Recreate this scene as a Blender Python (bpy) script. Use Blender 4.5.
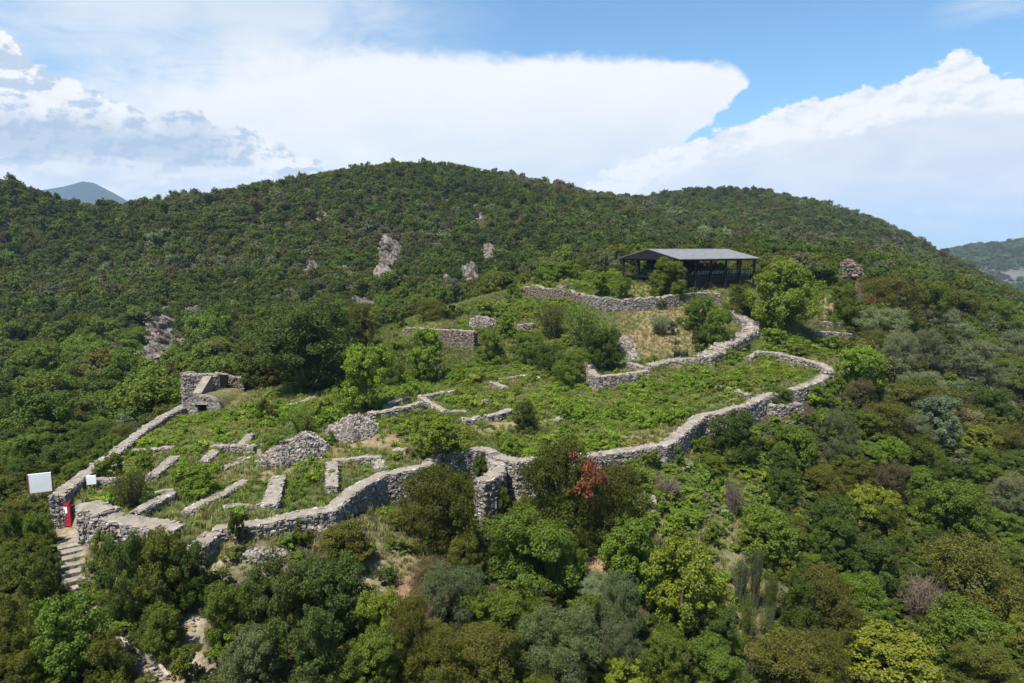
import bpy, bmesh, math
import numpy as np
from mathutils import Vector

for o in list(bpy.data.objects):
    bpy.data.objects.remove(o)
S = bpy.context.scene
COL = S.collection
RNG = np.random.default_rng(11)

# ------------------------------------------------------------------ camera
FPX, PITCH, CZ = 692.0, math.radians(7.69), 40.0
cam_d = bpy.data.cameras.new("camera")
cam = bpy.data.objects.new("camera", cam_d)
COL.objects.link(cam)
cam.location = (0, 0, CZ)
cam.rotation_euler = (math.pi / 2 - PITCH, 0, 0)
cam_d.sensor_width = 36.0
cam_d.lens = FPX / 1024 * 36.0
cam_d.clip_start = 0.5
cam_d.clip_end = 30000
S.camera = cam

# ------------------------------------------------------------------ exposure
S.view_settings.view_transform = 'Standard'
S.view_settings.look = 'None'
S.view_settings.exposure = 1.0
S.view_settings.gamma = 1.0
S.view_settings.use_curve_mapping = False
S.cycles.max_bounces = 6
S.cycles.diffuse_bounces = 3
S.cycles.transmission_bounces = 3
S.cycles.volume_bounces = 0
S.cycles.use_denoising = True

# ------------------------------------------------------------------ sun
SUN_AZ, SUN_EL = math.radians(-142), math.radians(63)     # azimuth from +Y, clockwise positive
to_sun = Vector((math.sin(SUN_AZ) * math.cos(SUN_EL), math.cos(SUN_AZ) * math.cos(SUN_EL), math.sin(SUN_EL)))
sd = bpy.data.lights.new("sun", 'SUN')
sd.energy = 5.0
sd.angle = math.radians(0.55)
sd.color = (1.0, 0.94, 0.84)
sun = bpy.data.objects.new("sun", sd)
COL.objects.link(sun)
sun.location = (-60, -40, 200)
sun.rotation_euler = (-to_sun).to_track_quat('-Z', 'Y').to_euler()

# ------------------------------------------------------------------ pixel <-> world
def ray(px, py):
    u, v = (px - 512.0) / FPX, (341.5 - py) / FPX
    c, s = math.cos(PITCH), math.sin(PITCH)
    return np.array([u, c + v * s, v * c - s])
def at(px, py, Y):
    d = ray(px, py)
    return np.array([0, 0, CZ]) + d * (Y / d[1])
def proj(x, y, z):
    c, s = math.cos(PITCH), math.sin(PITCH)
    dz = np.asarray(z) - CZ
    f = y * c - dz * s
    up = y * s + dz * c
    f = np.where(f < 0.1, 0.1, f)
    return 512 + FPX * x / f, 341.5 - FPX * up / f, f

# ------------------------------------------------------------------ sky (Nishita + clouds by direction)
W = bpy.data.worlds.new("World")
S.world = W
W.use_nodes = True
nt = W.node_tree
nt.nodes.clear()
class NB:
    def __init__(self, t): self.t = t
    def n(self, kind, **kw):
        nd = self.t.nodes.new(kind)
        for k, v in kw.items(): setattr(nd, k, v)
        return nd
    def put(self, sock, v):
        if isinstance(v, bpy.types.NodeSocket): self.t.links.new(v, sock)
        elif isinstance(v, (tuple, list)) and len(v) == 3 and sock.type == 'RGBA': sock.default_value = (*v, 1)
        else: sock.default_value = v
    def m(self, op, a, b=None, c=None, clamp=False):
        nd = self.n('ShaderNodeMath', operation=op, use_clamp=clamp)
        self.put(nd.inputs[0], a)
        if b is not None: self.put(nd.inputs[1], b)
        if c is not None: self.put(nd.inputs[2], c)
        return nd.outputs[0]
    def mix(self, f, a, b, blend='MIX'):
        nd = self.n('ShaderNodeMix', data_type='RGBA', blend_type=blend)
        self.put(nd.inputs[0], f); self.put(nd.inputs[6], a); self.put(nd.inputs[7], b)
        return nd.outputs[2]
    def vec(self, x, y, z):
        nd = self.n('ShaderNodeCombineXYZ')
        for i, v in enumerate((x, y, z)): self.put(nd.inputs[i], v)
        return nd.outputs[0]
    def noise(self, v, scale, detail=5, rough=0.55, dist=0.0, color=False, ntype=None, lac=2.0):
        nd = self.n('ShaderNodeTexNoise')
        if ntype: nd.noise_type = ntype
        self.put(nd.inputs['Vector'], v)
        nd.inputs['Scale'].default_value = scale; nd.inputs['Detail'].default_value = detail
        nd.inputs['Roughness'].default_value = rough; nd.inputs['Distortion'].default_value = dist
        nd.inputs['Lacunarity'].default_value = lac
        return nd.outputs[1 if color else 0]
    def ss(self, x, lo, hi):
        nd = self.n('ShaderNodeMapRange', interpolation_type='SMOOTHSTEP')
        self.put(nd.inputs[0], x); self.put(nd.inputs[1], lo); self.put(nd.inputs[2], hi)
        return nd.outputs[0]
    def ramp(self, x, stops, interp='LINEAR'):
        nd = self.n('ShaderNodeValToRGB')
        cr = nd.color_ramp; cr.interpolation = interp
        while len(cr.elements) > 1: cr.elements.remove(cr.elements[-1])
        first = True
        for p, v in stops:
            e = cr.elements[0] if first else cr.elements.new(p)
            e.position = p; first = False
            e.color = (v, v, v, 1) if not isinstance(v, (tuple, list)) else (*v, 1)
        self.put(nd.inputs[0], x)
        return nd.outputs[0]

b = NB(nt)
tc = b.n('ShaderNodeTexCoord')
sp = b.n('ShaderNodeSeparateXYZ')
nt.links.new(tc.outputs['Generated'], sp.inputs[0])
dx, dy, dz = sp.outputs
az = b.m('MULTIPLY', b.m('ARCTAN2', dx, dy), 180 / math.pi)
hyp = b.m('SQRT', b.m('ADD', b.m('MULTIPLY', dx, dx), b.m('MULTIPLY', dy, dy)))
el = b.m('MULTIPLY', b.m('ARCTAN2', dz, hyp), 180 / math.pi)
def ae(px, py):
    d = ray(px, py)
    return math.degrees(math.atan2(d[0], d[1])), math.degrees(math.atan2(d[2], math.hypot(d[0], d[1])))
AZ0, AZ1, EL1 = -60.0, 60.0, 30.0
azn = b.m('DIVIDE', b.m('SUBTRACT', az, AZ0), AZ1 - AZ0, clamp=True)
def edge(pts, interp='LINEAR'):
    st = []
    for p in pts:
        a, e = ae(*p)
        st.append(((a - AZ0) / (AZ1 - AZ0), max(0.0, (e + 10) / (EL1 + 10))))
    return b.m('SUBTRACT', b.m('MULTIPLY', b.ramp(azn, st, interp), EL1 + 10), 10.0)
P = b.vec(az, b.m('MULTIPLY', el, 1.5), 0.0)
Pd = b.vec(b.m('ADD', az, -0.55), b.m('ADD', b.m('MULTIPLY', el, 1.5), 1.0), 0.0)
fine = b.m('SUBTRACT', b.noise(P, 0.55, 7, 0.6), 0.5)
bill = b.m('SUBTRACT', b.noise(P, 0.23, 6, 0.55), 0.5)
billd = b.m('SUBTRACT', b.noise(Pd, 0.23, 6, 0.55), 0.5)
Pq = b.vec(b.m('ADD', az, -0.22), b.m('ADD', b.m('MULTIPLY', el, 1.5), 0.42), 0.0)
bil2 = b.m('SUBTRACT', b.noise(P, 0.62, 6, 0.6), b.noise(Pq, 0.62, 6, 0.6))
billow = b.m('ADD', b.m('SUBTRACT', bill, billd), b.m('MULTIPLY', bil2, 0.8))                       # side towards the sun brighter
Pl = b.vec(b.m('MULTIPLY', az, 0.45), b.m('MULTIPLY', el, 1.3), 3.3)
soft = b.m('SUBTRACT', b.noise(Pl, 0.11, 4, 0.5), 0.5)
wisp = b.m('SUBTRACT', b.noise(Pl, 0.35, 7, 0.62, 0.6), 0.5)

nish = b.n('ShaderNodeTexSky', sky_type='NISHITA')
nish.sun_disc = False
nish.sun_elevation = SUN_EL
nish.sun_rotation = SUN_AZ
nish.air_density = 1.0
nish.dust_density = 0.6
nish.ozone_density = 2.0
BG = 0.075
K = 1.0 / BG
CK = K * 2 ** -1.0
def c3(r, g, bl): return (r * CK, g * CK, bl * CK)
col = b.mix(1.0, nish.outputs[0], (0.80, 1.08, 1.20), 'MULTIPLY')
# high veil on the left top
veil = b.m('MULTIPLY', b.ss(b.m('ADD', b.m('MULTIPLY', soft, 9.0), b.m('MULTIPLY', wisp, 4.0)), -2.6, 1.6),
           b.m('MULTIPLY', b.ss(az, 2.0, -12.0), b.ss(el, 25.0, 15.0)))
col = b.mix(b.m('MULTIPLY', veil, 0.85), col, c3(0.86, 0.91, 0.97))
# wisp top right
wr = b.m('MULTIPLY', b.ss(b.m('ABSOLUTE', b.m('SUBTRACT', el, b.m('ADD', 15.4, b.m('MULTIPLY', wisp, 3.0)))), 0.9, 0.0),
         b.m('MULTIPLY', b.ss(az, 29.0, 32.5), b.ss(az, 40.0, 34.5)))
col = b.mix(b.m('MULTIPLY', wr, 0.35), col, c3(0.85, 0.9, 0.96))
# main bank
e1 = edge([(-200, 95), (60, 95), (120, 80), (180, 58), (260, 44), (340, 42), (410, 50), (460, 54), (520, 56), (600, 55), (660, 60),
           (700, 63), (730, 66), (740, 70), (747, 78), (753, 88), (760, 190), (1100, 190)])
sf = b.ramp(azn, [((ae(150, 60)[0] - AZ0) / 120, 1.0), ((ae(420, 60)[0] - AZ0) / 120, 0.30), ((ae(560, 60)[0] - AZ0) / 120, 0.10)])
sfd = b.m('MULTIPLY', sf, 3.2)
n1 = b.m('ADD', b.m('MULTIPLY', b.m('ADD', fine, bill), b.m('ADD', 1.0, sfd)), b.m('MULTIPLY', wisp, b.m('MULTIPLY', sf, 5.0)))
d1 = b.m('ADD', b.m('SUBTRACT', e1, el), n1)
m1 = b.ss(d1, b.m('MULTIPLY_ADD', sfd, -0.5, -0.15), b.m('ADD', sfd, 0.25))
# right end of the bank: a beak that falls back to the lower left
e1r = edge([(560, 260), (650, 175), (690, 138), (706, 124), (718, 112), (728, 106), (738, 98), (742, 90), (750, 86), (757, 80), (760, 20), (1100, 20)])
n1r = b.m('MULTIPLY', b.m('ADD', fine, bill), 2.0)
keep = b.ss(b.m('ADD', b.m('SUBTRACT', el, e1r), n1r), -0.12, 0.3)
m1 = b.m('MULTIPLY', m1, keep)
lowv = b.ss(el, 15.0, 2.0)
cbank = b.mix(b.m('MULTIPLY', b.ss(el, 16.5, 3.0), b.m('ADD', 0.50, b.m('ADD', b.m('MULTIPLY', soft, 2.6), b.m('MULTIPLY', wisp, 1.6))), clamp=True), c3(0.985, 0.99, 1.0), c3(0.74, 0.82, 0.925))
col = b.mix(m1, col, cbank)
# right cumulus
e2 = edge([(-200, 330), (500, 262), (560, 200), (620, 158), (690, 139), (706, 136), (745, 122), (790, 103), (815, 98), (840, 92), (862, 86),
           (885, 84), (905, 76), (925, 70), (938, 62), (952, 54), (966, 51), (980, 57), (990, 70), (1005, 76), (1030, 80), (1100, 70), (1300, 40)])
n2 = b.m('ADD', b.m('MULTIPLY', bill, 1.6), b.m('MULTIPLY', b.m('SUBTRACT', b.noise(P, 0.9, 6, 0.6), 0.5), 2.2))
m2 = b.ss(b.m('ADD', b.m('SUBTRACT', e2, el), n2), -0.1, 0.28)
c2 = b.mix(b.m('MULTIPLY_ADD', billow, -4.0, 0.12, clamp=True), c3(1.0, 1.0, 1.0), c3(0.74, 0.81, 0.91))
col = b.mix(m2, col, c2)
# grey sheet under it
e3 = edge([(-200, 330), (560, 262), (640, 186), (720, 156), (770, 146), (820, 138), (860, 130), (900, 118), (930, 113), (980, 111), (1030, 112), (1300, 110)])
n3 = b.m('ADD', b.m('MULTIPLY', fine, 1.2), b.m('MULTIPLY', wisp, 2.0))
m3 = b.ss(b.m('ADD', b.m('SUBTRACT', e3, el), n3), -0.1, 0.5)
c3c = b.mix(b.ss(b.m('ADD', b.m('MULTIPLY', wisp, 9.0), b.m('MULTIPLY', soft, 5)), -1.6, 2.4), c3(0.70, 0.77, 0.89), c3(0.87, 0.895, 0.955))
fade3 = b.m('MULTIPLY', m3, b.ss(az, 4.0, 17.0))
col = b.mix(fade3, col, c3c)
# blue strip low on the right with small clouds
low = b.m('MULTIPLY', b.ss(el, 4.6, 1.2), b.ss(az, 22.0, 31.0))
col = b.mix(b.m('MULTIPLY', low, 0.75), col, c3(0.46, 0.66, 0.88))
lc = b.m('MULTIPLY', b.ss(b.m('ADD', b.m('MULTIPLY', wisp, 4.0), b.m('MULTIPLY', fine, 2.0)), -0.2, 0.9), b.m('MULTIPLY', b.ss(b.m('ABSOLUTE', b.m('SUBTRACT', el, 2.6)), 1.7, 0.4), b.ss(az, 26.0, 31.0)))
col = b.mix(b.m('MULTIPLY', lc, 0.8), col, c3(0.88, 0.90, 0.955))
# left cumulus
e4 = edge([(-400, 10), (-60, 20), (0, 30), (18, 42), (30, 60), (60, 66), (80, 84), (112, 98), (150, 112), (185, 104), (205, 106), (218, 124),
           (255, 132), (300, 152), (330, 166), (350, 215), (1100, 300)])
n4 = b.m('ADD', b.m('MULTIPLY', bill, 3.0), b.m('MULTIPLY', fine, 2.4))
d4 = b.m('ADD', b.m('SUBTRACT', e4, el), n4)
m4 = b.ss(d4, -0.05, 0.3)
shade = b.m('MULTIPLY_ADD', billow, -9.0, 0.28, clamp=True)
c4 = b.mix(shade, c3(1.0, 1.0, 1.0), c3(0.57, 0.67, 0.825))
deep = b.m('MULTIPLY', b.ss(b.m('ADD', b.m('SUBTRACT', el, 7.6), b.m('MULTIPLY', bill, 7.0)), 2.6, -0.2),
           b.ss(b.m('ADD', b.m('SUBTRACT', el, 5.9), b.m('MULTIPLY', wisp, 2.5)), -0.9, 0.8))
deep = b.m('MULTIPLY', deep, b.ss(az, -18.0, -24.0))
c4 = b.mix(b.m('MULTIPLY', deep, 0.75), c4, c3(0.44, 0.555, 0.74))
base = b.ss(b.m('ADD', b.m('SUBTRACT', el, 5.4), b.m('MULTIPLY', wisp, 2.5)), 0.9, -0.9)
c4b = b.mix(b.ss(b.m('ADD', b.m('MULTIPLY', wisp, 6), b.m('MULTIPLY', fine, 3.0)), -0.9, 1.2), c3(0.70, 0.78, 0.89), c3(0.95, 0.965, 0.99))
c4 = b.mix(base, c4, c4b)
col = b.mix(m4, col, c4)
# below the horizon: plain pale haze colour
col = b.mix(b.ss(el, -0.5, -4.0), col, c3(0.35, 0.42, 0.48))
bgn = b.n('ShaderNodeBackground')
nt.links.new(col, bgn.inputs[0])
bgn.inputs[1].default_value = BG
wo = b.n('ShaderNodeOutputWorld')
nt.links.new(bgn.outputs[0], wo.inputs[0])

# ------------------------------------------------------------------ terrain height function
class TPS:
    def __init__(self, p, lam=0.02):
        p = np.asarray(p, float)
        self.c = p[:, :2] / 100.0
        n = len(p)
        K_ = self.k(self.c, self.c) + lam * np.eye(n)
        A = np.zeros((n + 3, n + 3))
        A[:n, :n] = K_; A[:n, n] = 1; A[:n, n + 1:] = self.c
        A[n, :n] = 1; A[n + 1:, :n] = self.c.T
        r = np.zeros(n + 3); r[:n] = p[:, 2]
        s = np.linalg.solve(A, r)
        self.w, self.a = s[:n], s[n:]
    @staticmethod
    def k(a, bb):
        d2 = ((a[:, None, :] - bb[None, :, :]) ** 2).sum(-1)
        return 0.5 * d2 * np.log(d2 + 1e-12)
    def __call__(self, x, y):
        q = np.stack([np.ravel(x), np.ravel(y)], 1) / 100.0
        out = np.empty(len(q))
        for i in range(0, len(q), 20000):
            qq = q[i:i + 20000]
            out[i:i + 20000] = self.k(qq, self.c) @ self.w + self.a[0] + qq @ self.a[1:]
        return out.reshape(np.shape(x))

SITE = [(90, 500, 46), (180, 520, 43.5), (250, 513, 44.5), (300, 503, 46), (360, 480, 50.5), (430, 460, 54), (300, 450, 58), (480, 410, 70),
        (600, 400, 72), (700, 390, 73), (610, 382, 80), (680, 352, 92), (260, 420, 68), (205, 410, 79), (600, 450, 56.5), (690, 424, 62), (770, 395, 68),
        (828, 370, 77), (755, 356, 86), (140, 450, 60), (540, 450, 57), (400, 400, 72), (800, 360, 82)]
SHARED = [(430, 362, 96), (340, 385, 87), (270, 393, 84), (225, 398, 82), (640, 372, 82), (700, 356, 86), (690, 283, 118), (640, 300, 110), (560, 292, 114), (640, 288, 117), (740, 285, 124), (640, 340, 96), (700, 320, 104), (480, 345, 100), (560, 345, 97),
          (430, 332, 108), (840, 305, 122), (800, 335, 106), (850, 285, 150), (760, 275, 150)]
PERIM = [(203, 396, 2.5), (190, 402, 2.5), (165, 415, 2.5), (140, 432, 2.2), (111, 455, 2.0), (90, 470, 2.0), (70.5, 484, 1.8), (57.5, 495.5, 1.3),
         (95, 514, 0.9), (130, 522, 0.75), (178, 532, 0.5), (205, 533, 0.3), (250, 524, 0.25), (300, 514, 0.55), (330, 509, 0.5), (352, 490, 1.4),
         (380, 474, 2.3), (425, 466, 2.6), (437, 454, 3.0), (450, 452, 3.0), (487, 449, 3.2), (500, 457, 3.0), (518, 461, 2.8), (545, 458, 2.4),
         (600, 454, 1.0), (668, 443, 1.0), (690, 424, 1.6), (700, 415, 1.8), (745, 405, 1.8), (765, 395, 1.9), (800, 387, 1.3), (818, 380, 0.8),
         (830, 370, 0.6), (826, 363, 0.6), (790, 356, 0.5), (755, 352, 0.5)]
OUT = [(400, 600, 38.5), (400, 683, 33), (100, 683, 31), (150, 670, 32.5), (75, 600, 38), (75, 545, 43.5), (200, 600, 37), (250, 570, 40), (250, 683, 31),
       (900, 600, 50), (1024, 683, 41), (1024, 550, 60), (1024, 450, 90), (900, 480, 68), (600, 683, 35.5), (800, 683, 39.5), (700, 560, 47), (800, 560, 50), (700, 480, 57), (830, 440, 65), (600, 560, 44.5),
       (500, 580, 42), (900, 400, 88), (860, 345, 110), (960, 385, 116), (1024, 405, 118), (1000, 350, 150), (930, 340, 122), (900, 320, 135),
       (860, 280, 150), (930, 290, 170), (1000, 310, 190), (1024, 320, 200),
       (0, 683, 30), (0, 600, 38.5), (0, 520, 50), (30, 492, 51), (0, 450, 80), (60, 405, 118), (0, 400, 112), (150, 385, 126), (0, 330, 182), (150, 330, 168),
       (200, 300, 195), (250, 350, 142), (330, 335, 150), (400, 312, 162), (480, 300, 168), (540, 268, 205), (620, 255, 220), (70, 440, 84), (120, 430, 92),
       (100, 250, 262), (0, 250, 265), (200, 250, 262), (300, 250, 258), (430, 250, 265), (430, 200, 320), (300, 200, 320), (540, 220, 290),
       (118, 215, 340), (150, 207, 345), (200, 199, 352), (300, 183, 366), (360, 173, 374), (430, 168, 380), (500, 178, 395), (560, 189, 410), (600, 197, 425),
       (0, 190, 318), (30, 193, 322), (45, 206, 326), (66, 218, 332), (86, 226, 338), (100, 223, 342), (-80, 187, 310), (-200, 209, 300), (-200, 339, 180),
       (650, 214, 450), (700, 198, 490), (745, 194, 520), (800, 202, 522), (850, 214, 518), (900, 233, 500), (940, 253, 480), (970, 272, 460), (1000, 293, 440),
       (745, 225, 400), (850, 245, 400), (745, 262, 260), (820, 262, 250), (640, 225, 340), (900, 262, 330), (960, 282, 330), (1100, 330, 230), (1100, 350, 400)]
CTR_XYZ = lambda L: [tuple(at(*p)) for p in L]
BACK = [(-300, 620, -5), (-120, 640, 20), (-30, 640, 30), (60, 700, 10), (260, 760, 30), (400, 700, 0), (480, 560, -30), (-500, 500, 10), (-420, 250, -10), (-300, 100, 0), (-250, 20, 0), (0, -120, 0),
        (300, 60, -25), (420, 250, -35), (250, 0, -20), (120, -40, 0), (-100, -60, 5), (60, 20, 12), (90, 45, 8), (-60, 20, 16), (0, 10, 13)]
H_in = TPS(CTR_XYZ(SITE + SHARED), 0.002)

def march(f, px, py, h=0.0, t0=12.0, t1=800.0):
    d = ray(px, py)
    t = np.geomspace(t0, t1, 700)
    g = CZ + d[2] * t - f(d[0] * t, d[1] * t) - h
    i = np.argmax(g < 0)
    if g[i] >= 0: i = len(t) - 1
    lo, hi = t[max(i - 1, 0)], t[i]
    for _ in range(3):
        tt = np.linspace(lo, hi, 12)
        gg = CZ + d[2] * tt - f(d[0] * tt, d[1] * tt) - h
        j = max(1, int(np.argmax(gg < 0)) if (gg < 0).any() else 11)
        lo, hi = tt[j - 1], tt[j]
    t = 0.5 * (lo + hi)
    return np.array([0, 0, CZ]) + d * t

PW = np.array([march(H_in, p[0], p[1], 0.35, 30) for p in PERIM])
poly = PW[:, :2]
area = 0.5 * np.sum(poly[:, 0] * np.roll(poly[:, 1], -1) - poly[:, 1] * np.roll(poly[:, 0], -1))
sgn = 1.0 if area > 0 else -1.0
outp = []
for i in range(len(PERIM)):
    a_, b_ = poly[max(i - 1, 0)], poly[min(i + 1, len(poly) - 1)]
    t_ = (b_ - a_) / np.linalg.norm(b_ - a_)
    nrm = np.array([t_[1], -t_[0]]) * sgn
    q = poly[i] + nrm * 1.1
    outp.append((q[0], q[1], float(H_in(q[0:1], q[1:2])[0]) - PERIM[i][2]))
H_out = TPS(CTR_XYZ(OUT + SHARED) + BACK + outp, 0.002)

def inside_p(poly, x, y):
    x, y = np.ravel(x), np.ravel(y)
    r = np.zeros(len(x), bool)
    n = len(poly)
    for i in range(n):
        x0, y0 = poly[i]; x1, y1 = poly[(i + 1) % n]
        c = (y0 > y) != (y1 > y)
        with np.errstate(divide='ignore', invalid='ignore'):
            r ^= c & (x < (x1 - x0) * (y - y0) / (y1 - y0 + 1e-12) + x0)
    return r
def inside(x, y): return inside_p(poly, x, y)
_c = poly.copy()
for i in range(len(poly)):
    a_, b_ = poly[max(i - 1, 0)], poly[min(i + 1, len(poly) - 1)]
    t_ = (b_ - a_) / np.linalg.norm(b_ - a_)
    _c[i] = poly[i] - np.array([t_[1], -t_[0]]) * sgn * 0.22
poly_in = _c
BK0, BK1 = poly[-1], poly[0]
def wrap_noise(x, y, s, seed):
    r = np.random.default_rng(seed)
    o = np.zeros(np.shape(x))
    for k in range(6):
        a = r.uniform(0, 2 * math.pi); f = s * (0.7 + 0.35 * k)
        o += np.sin((x * math.cos(a) + y * math.sin(a)) * f + r.uniform(0, 6.3)) / (1 + 0.5 * k)
    return o / 2.6
def H0(x, y):
    x, y = np.asarray(x, float), np.asarray(y, float)
    ho = H_out(x, y)
    ins = inside_p(poly_in, x, y).reshape(x.shape)
    if ins.any():
        hi = H_in(x, y)
        # distance to the open back side of the site
        e = BK1 - BK0; L2 = e @ e
        t = np.clip(((x - BK0[0]) * e[0] + (y - BK0[1]) * e[1]) / L2, 0, 1)
        d = np.hypot(x - BK0[0] - t * e[0], y - BK0[1] - t * e[1])
        w = np.clip(d / 9.0, 0, 1); w = w * w * (3 - 2 * w)
        ho = np.where(ins, hi * w + ho * (1 - w), ho)
    return ho
def H(x, y):
    x, y = np.asarray(x, float), np.asarray(y, float)
    r = np.hypot(x - 40, y - 250)
    w = np.clip((r - 480) / 420, 0, 1); w = w * w * (3 - 2 * w)
    h = H0(np.clip(x, -700, 800), np.clip(y, -300, 900))
    h = np.clip(h, -45, 110)
    far = -45 + 8 * wrap_noise(x, y, 0.004, 5)
    # ridge far right and mountains far left
    for (cx, cy, rx, ry, hh, sk) in FAR:
        far = far + hh * np.exp(-((x - cx) / rx) ** 2 - ((y - cy) / ry) ** 2) * (1 + 0.13 * wrap_noise(x, y, 9.0 / rx, int(sk)) + 0.05 * wrap_noise(x, y, 30.0 / rx, int(sk) + 20))
    h = h * (1 - w) + far * w
    near = np.clip(1 - r / 420, 0, 1)
    return h + near * (0.10 * wrap_noise(x, y, 1.3, 3) + 0.06 * wrap_noise(x, y, 3.1, 4)) + np.clip((y - 150) / 110, 0, 1) * (1 - w) * (1.2 * wrap_noise(x, y, 0.09, 9) + 2.6 * wrap_noise(x, y, 0.026, 10))
FAR = [(1150, 1500, 420, 330, 80, 1), (1750, 1750, 520, 420, 96, 2), (-2600, 4100, 330, 600, 250, 3), (-2250, 4200, 450, 500, 262, 6), (-3100, 4200, 450, 600, 230, 7)]
def hit(px, py, h=0.0, t0=12.0):
    return march(H, px, py, h, t0)
# ------------------------------------------------------------------ object helpers
def tag(o, label=None, cat=None, group=None, kind=None):
    if label: o['label'] = label
    if cat: o['category'] = cat
    if group: o['group'] = group
    if kind: o['kind'] = kind
    return o
def mesh_obj(name, V, F, mats, parent=None, midx=None, smooth=False, link=True):
    V = np.asarray(V, np.float32)
    me = bpy.data.meshes.new(name)
    F = [np.asarray(f, np.int32) for f in (F if isinstance(F, (list, tuple)) else [F])]
    F = [f for f in F if len(f)]
    me.vertices.add(len(V)); me.vertices.foreach_set('co', V.ravel())
    tot = np.concatenate([np.full(len(f), f.shape[1], np.int32) for f in F])
    vi = np.concatenate([f.ravel() for f in F])
    me.loops.add(len(vi)); me.loops.foreach_set('vertex_index', vi)
    me.polygons.add(len(tot))
    st = np.zeros(len(tot), np.int32); st[1:] = np.cumsum(tot)[:-1]
    me.polygons.foreach_set('loop_start', st); me.polygons.foreach_set('loop_total', tot)
    for m in (mats if isinstance(mats, (list, tuple)) else [mats]): me.materials.append(m)
    if midx is not None: me.polygons.foreach_set('material_index', np.asarray(midx, np.int32))
    me.polygons.foreach_set('use_smooth', np.full(len(tot), bool(smooth)))
    me.update(calc_edges=True)
    o = bpy.data.objects.new(name, me)
    if link: COL.objects.link(o)
    if parent: o.parent = parent
    return o
def empty(name, loc, rz=0.0):
    o = bpy.data.objects.new(name, None)
    o.empty_display_size = 0.3
    COL.objects.link(o); o.location = loc; o.rotation_euler = (0, 0, rz)
    return o

class MB:                        # collects boxes, prisms and tubes into one mesh
    def __init__(self): self.v, self.f, self.m, self.n = [], [], [], 0
    def add(self, V, F, mi=0):
        V = np.asarray(V, float); F = np.asarray(F, np.int32)
        self.v.append(V); self.f.append(F + self.n); self.m.append(np.full(len(F), mi, np.int32)); self.n += len(V)
        return self
    def box(self, c, half, ax=None, mi=0):
        ax = np.eye(3) if ax is None else np.asarray(ax, float)
        s = np.array([(i, j, k) for i in (-1, 1) for j in (-1, 1) for k in (-1, 1)], float) * np.asarray(half)
        return self.add(np.asarray(c, float) + s @ ax, BOXF, mi)
    def bar(self, a, b_, w, h=None, mi=0):       # straight bar from a to b, w wide, h high
        a, b_ = np.asarray(a, float), np.asarray(b_, float)
        d = b_ - a; L = np.linalg.norm(d); d = d / L
        up = np.array([0, 0, 1.0]) if abs(d[2]) < 0.95 else np.array([0, 1.0, 0])
        s = np.cross(up, d); s /= np.linalg.norm(s); u = np.cross(d, s)
        return self.box((a + b_) / 2, (L / 2, w / 2, (h or w) / 2), np.array([d, s, u]), mi)
    def tube(self, pts, rad, n=7, mi=0):
        pts = np.asarray(pts, float); rad = np.broadcast_to(np.asarray(rad, float), len(pts))
        rings = []
        for i, p in enumerate(pts):
            d = pts[min(i + 1, len(pts) - 1)] - pts[max(i - 1, 0)]
            d = d / (np.linalg.norm(d) + 1e-9)
            up = np.array([1.0, 0, 0]) if abs(d[2]) > 0.7 else np.array([0, 0, 1.0])
            s = np.cross(up, d); s /= np.linalg.norm(s); u = np.cross(d, s)
            a = np.arange(n) * 2 * math.pi / n
            rings.append(p + rad[i] * (np.cos(a)[:, None] * s + np.sin(a)[:, None] * u))
        V = np.concatenate(rings); F = []
        for i in range(len(pts) - 1):
            for j in range(n):
                F.append((i * n + j, i * n + (j + 1) % n, (i + 1) * n + (j + 1) % n, (i + 1) * n + j))
        return self.add(V, F, mi)
    def build(self, name, mats, parent=None, smooth=False):
        F = {}
        order = []
        fs4 = [(f, m) for f, m in zip(self.f, self.m) if f.shape[1] == 4]
        fs3 = [(f, m) for f, m in zip(self.f, self.m) if f.shape[1] == 3]
        Fs, ms = [], []
        for grp in (fs4, fs3):
            if grp:
                Fs.append(np.concatenate([g[0] for g in grp])); ms.append(np.concatenate([g[1] for g in grp]))
        return mesh_obj(name, np.concatenate(self.v), Fs, mats, parent, np.concatenate(ms), smooth)
BOXF = np.array([(0, 1, 3, 2), (4, 6, 7, 5), (0, 4, 5, 1), (2, 3, 7, 6), (0, 2, 6, 4), (1, 5, 7, 3)])

# ------------------------------------------------------------------ materials
def mat(name):
    m = bpy.data.materials.new(name); m.use_nodes = True
    t = m.node_tree; t.nodes.clear()
    n = NB(t)
    out = n.n('ShaderNodeOutputMaterial')
    return m, n, out
def principled(n, out, color, rough=0.9, spec=0.2, bump=None, bstr=0.5, bdist=0.05, metal=0.0):
    p = n.n('ShaderNodeBsdfPrincipled')
    n.put(p.inputs['Base Color'], color); n.put(p.inputs['Roughness'], rough)
    n.put(p.inputs['Specular IOR Level'], spec); n.put(p.inputs['Metallic'], metal)
    if bump is not None:
        bn = n.n('ShaderNodeBump'); bn.inputs['Strength'].default_value = bstr; bn.inputs['Distance'].default_value = bdist
        n.put(bn.inputs['Height'], bump); n.t.links.new(bn.outputs[0], p.inputs['Normal'])
    n.t.links.new(p.outputs[0], out.inputs[0])
    return p
def pos(n): return n.n('ShaderNodeNewGeometry').outputs['Position']
def objco(n): return n.n('ShaderNodeTexCoord').outputs['Object']
def island(n): return n.n('ShaderNodeNewGeometry').outputs['Random Per Island']

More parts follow.
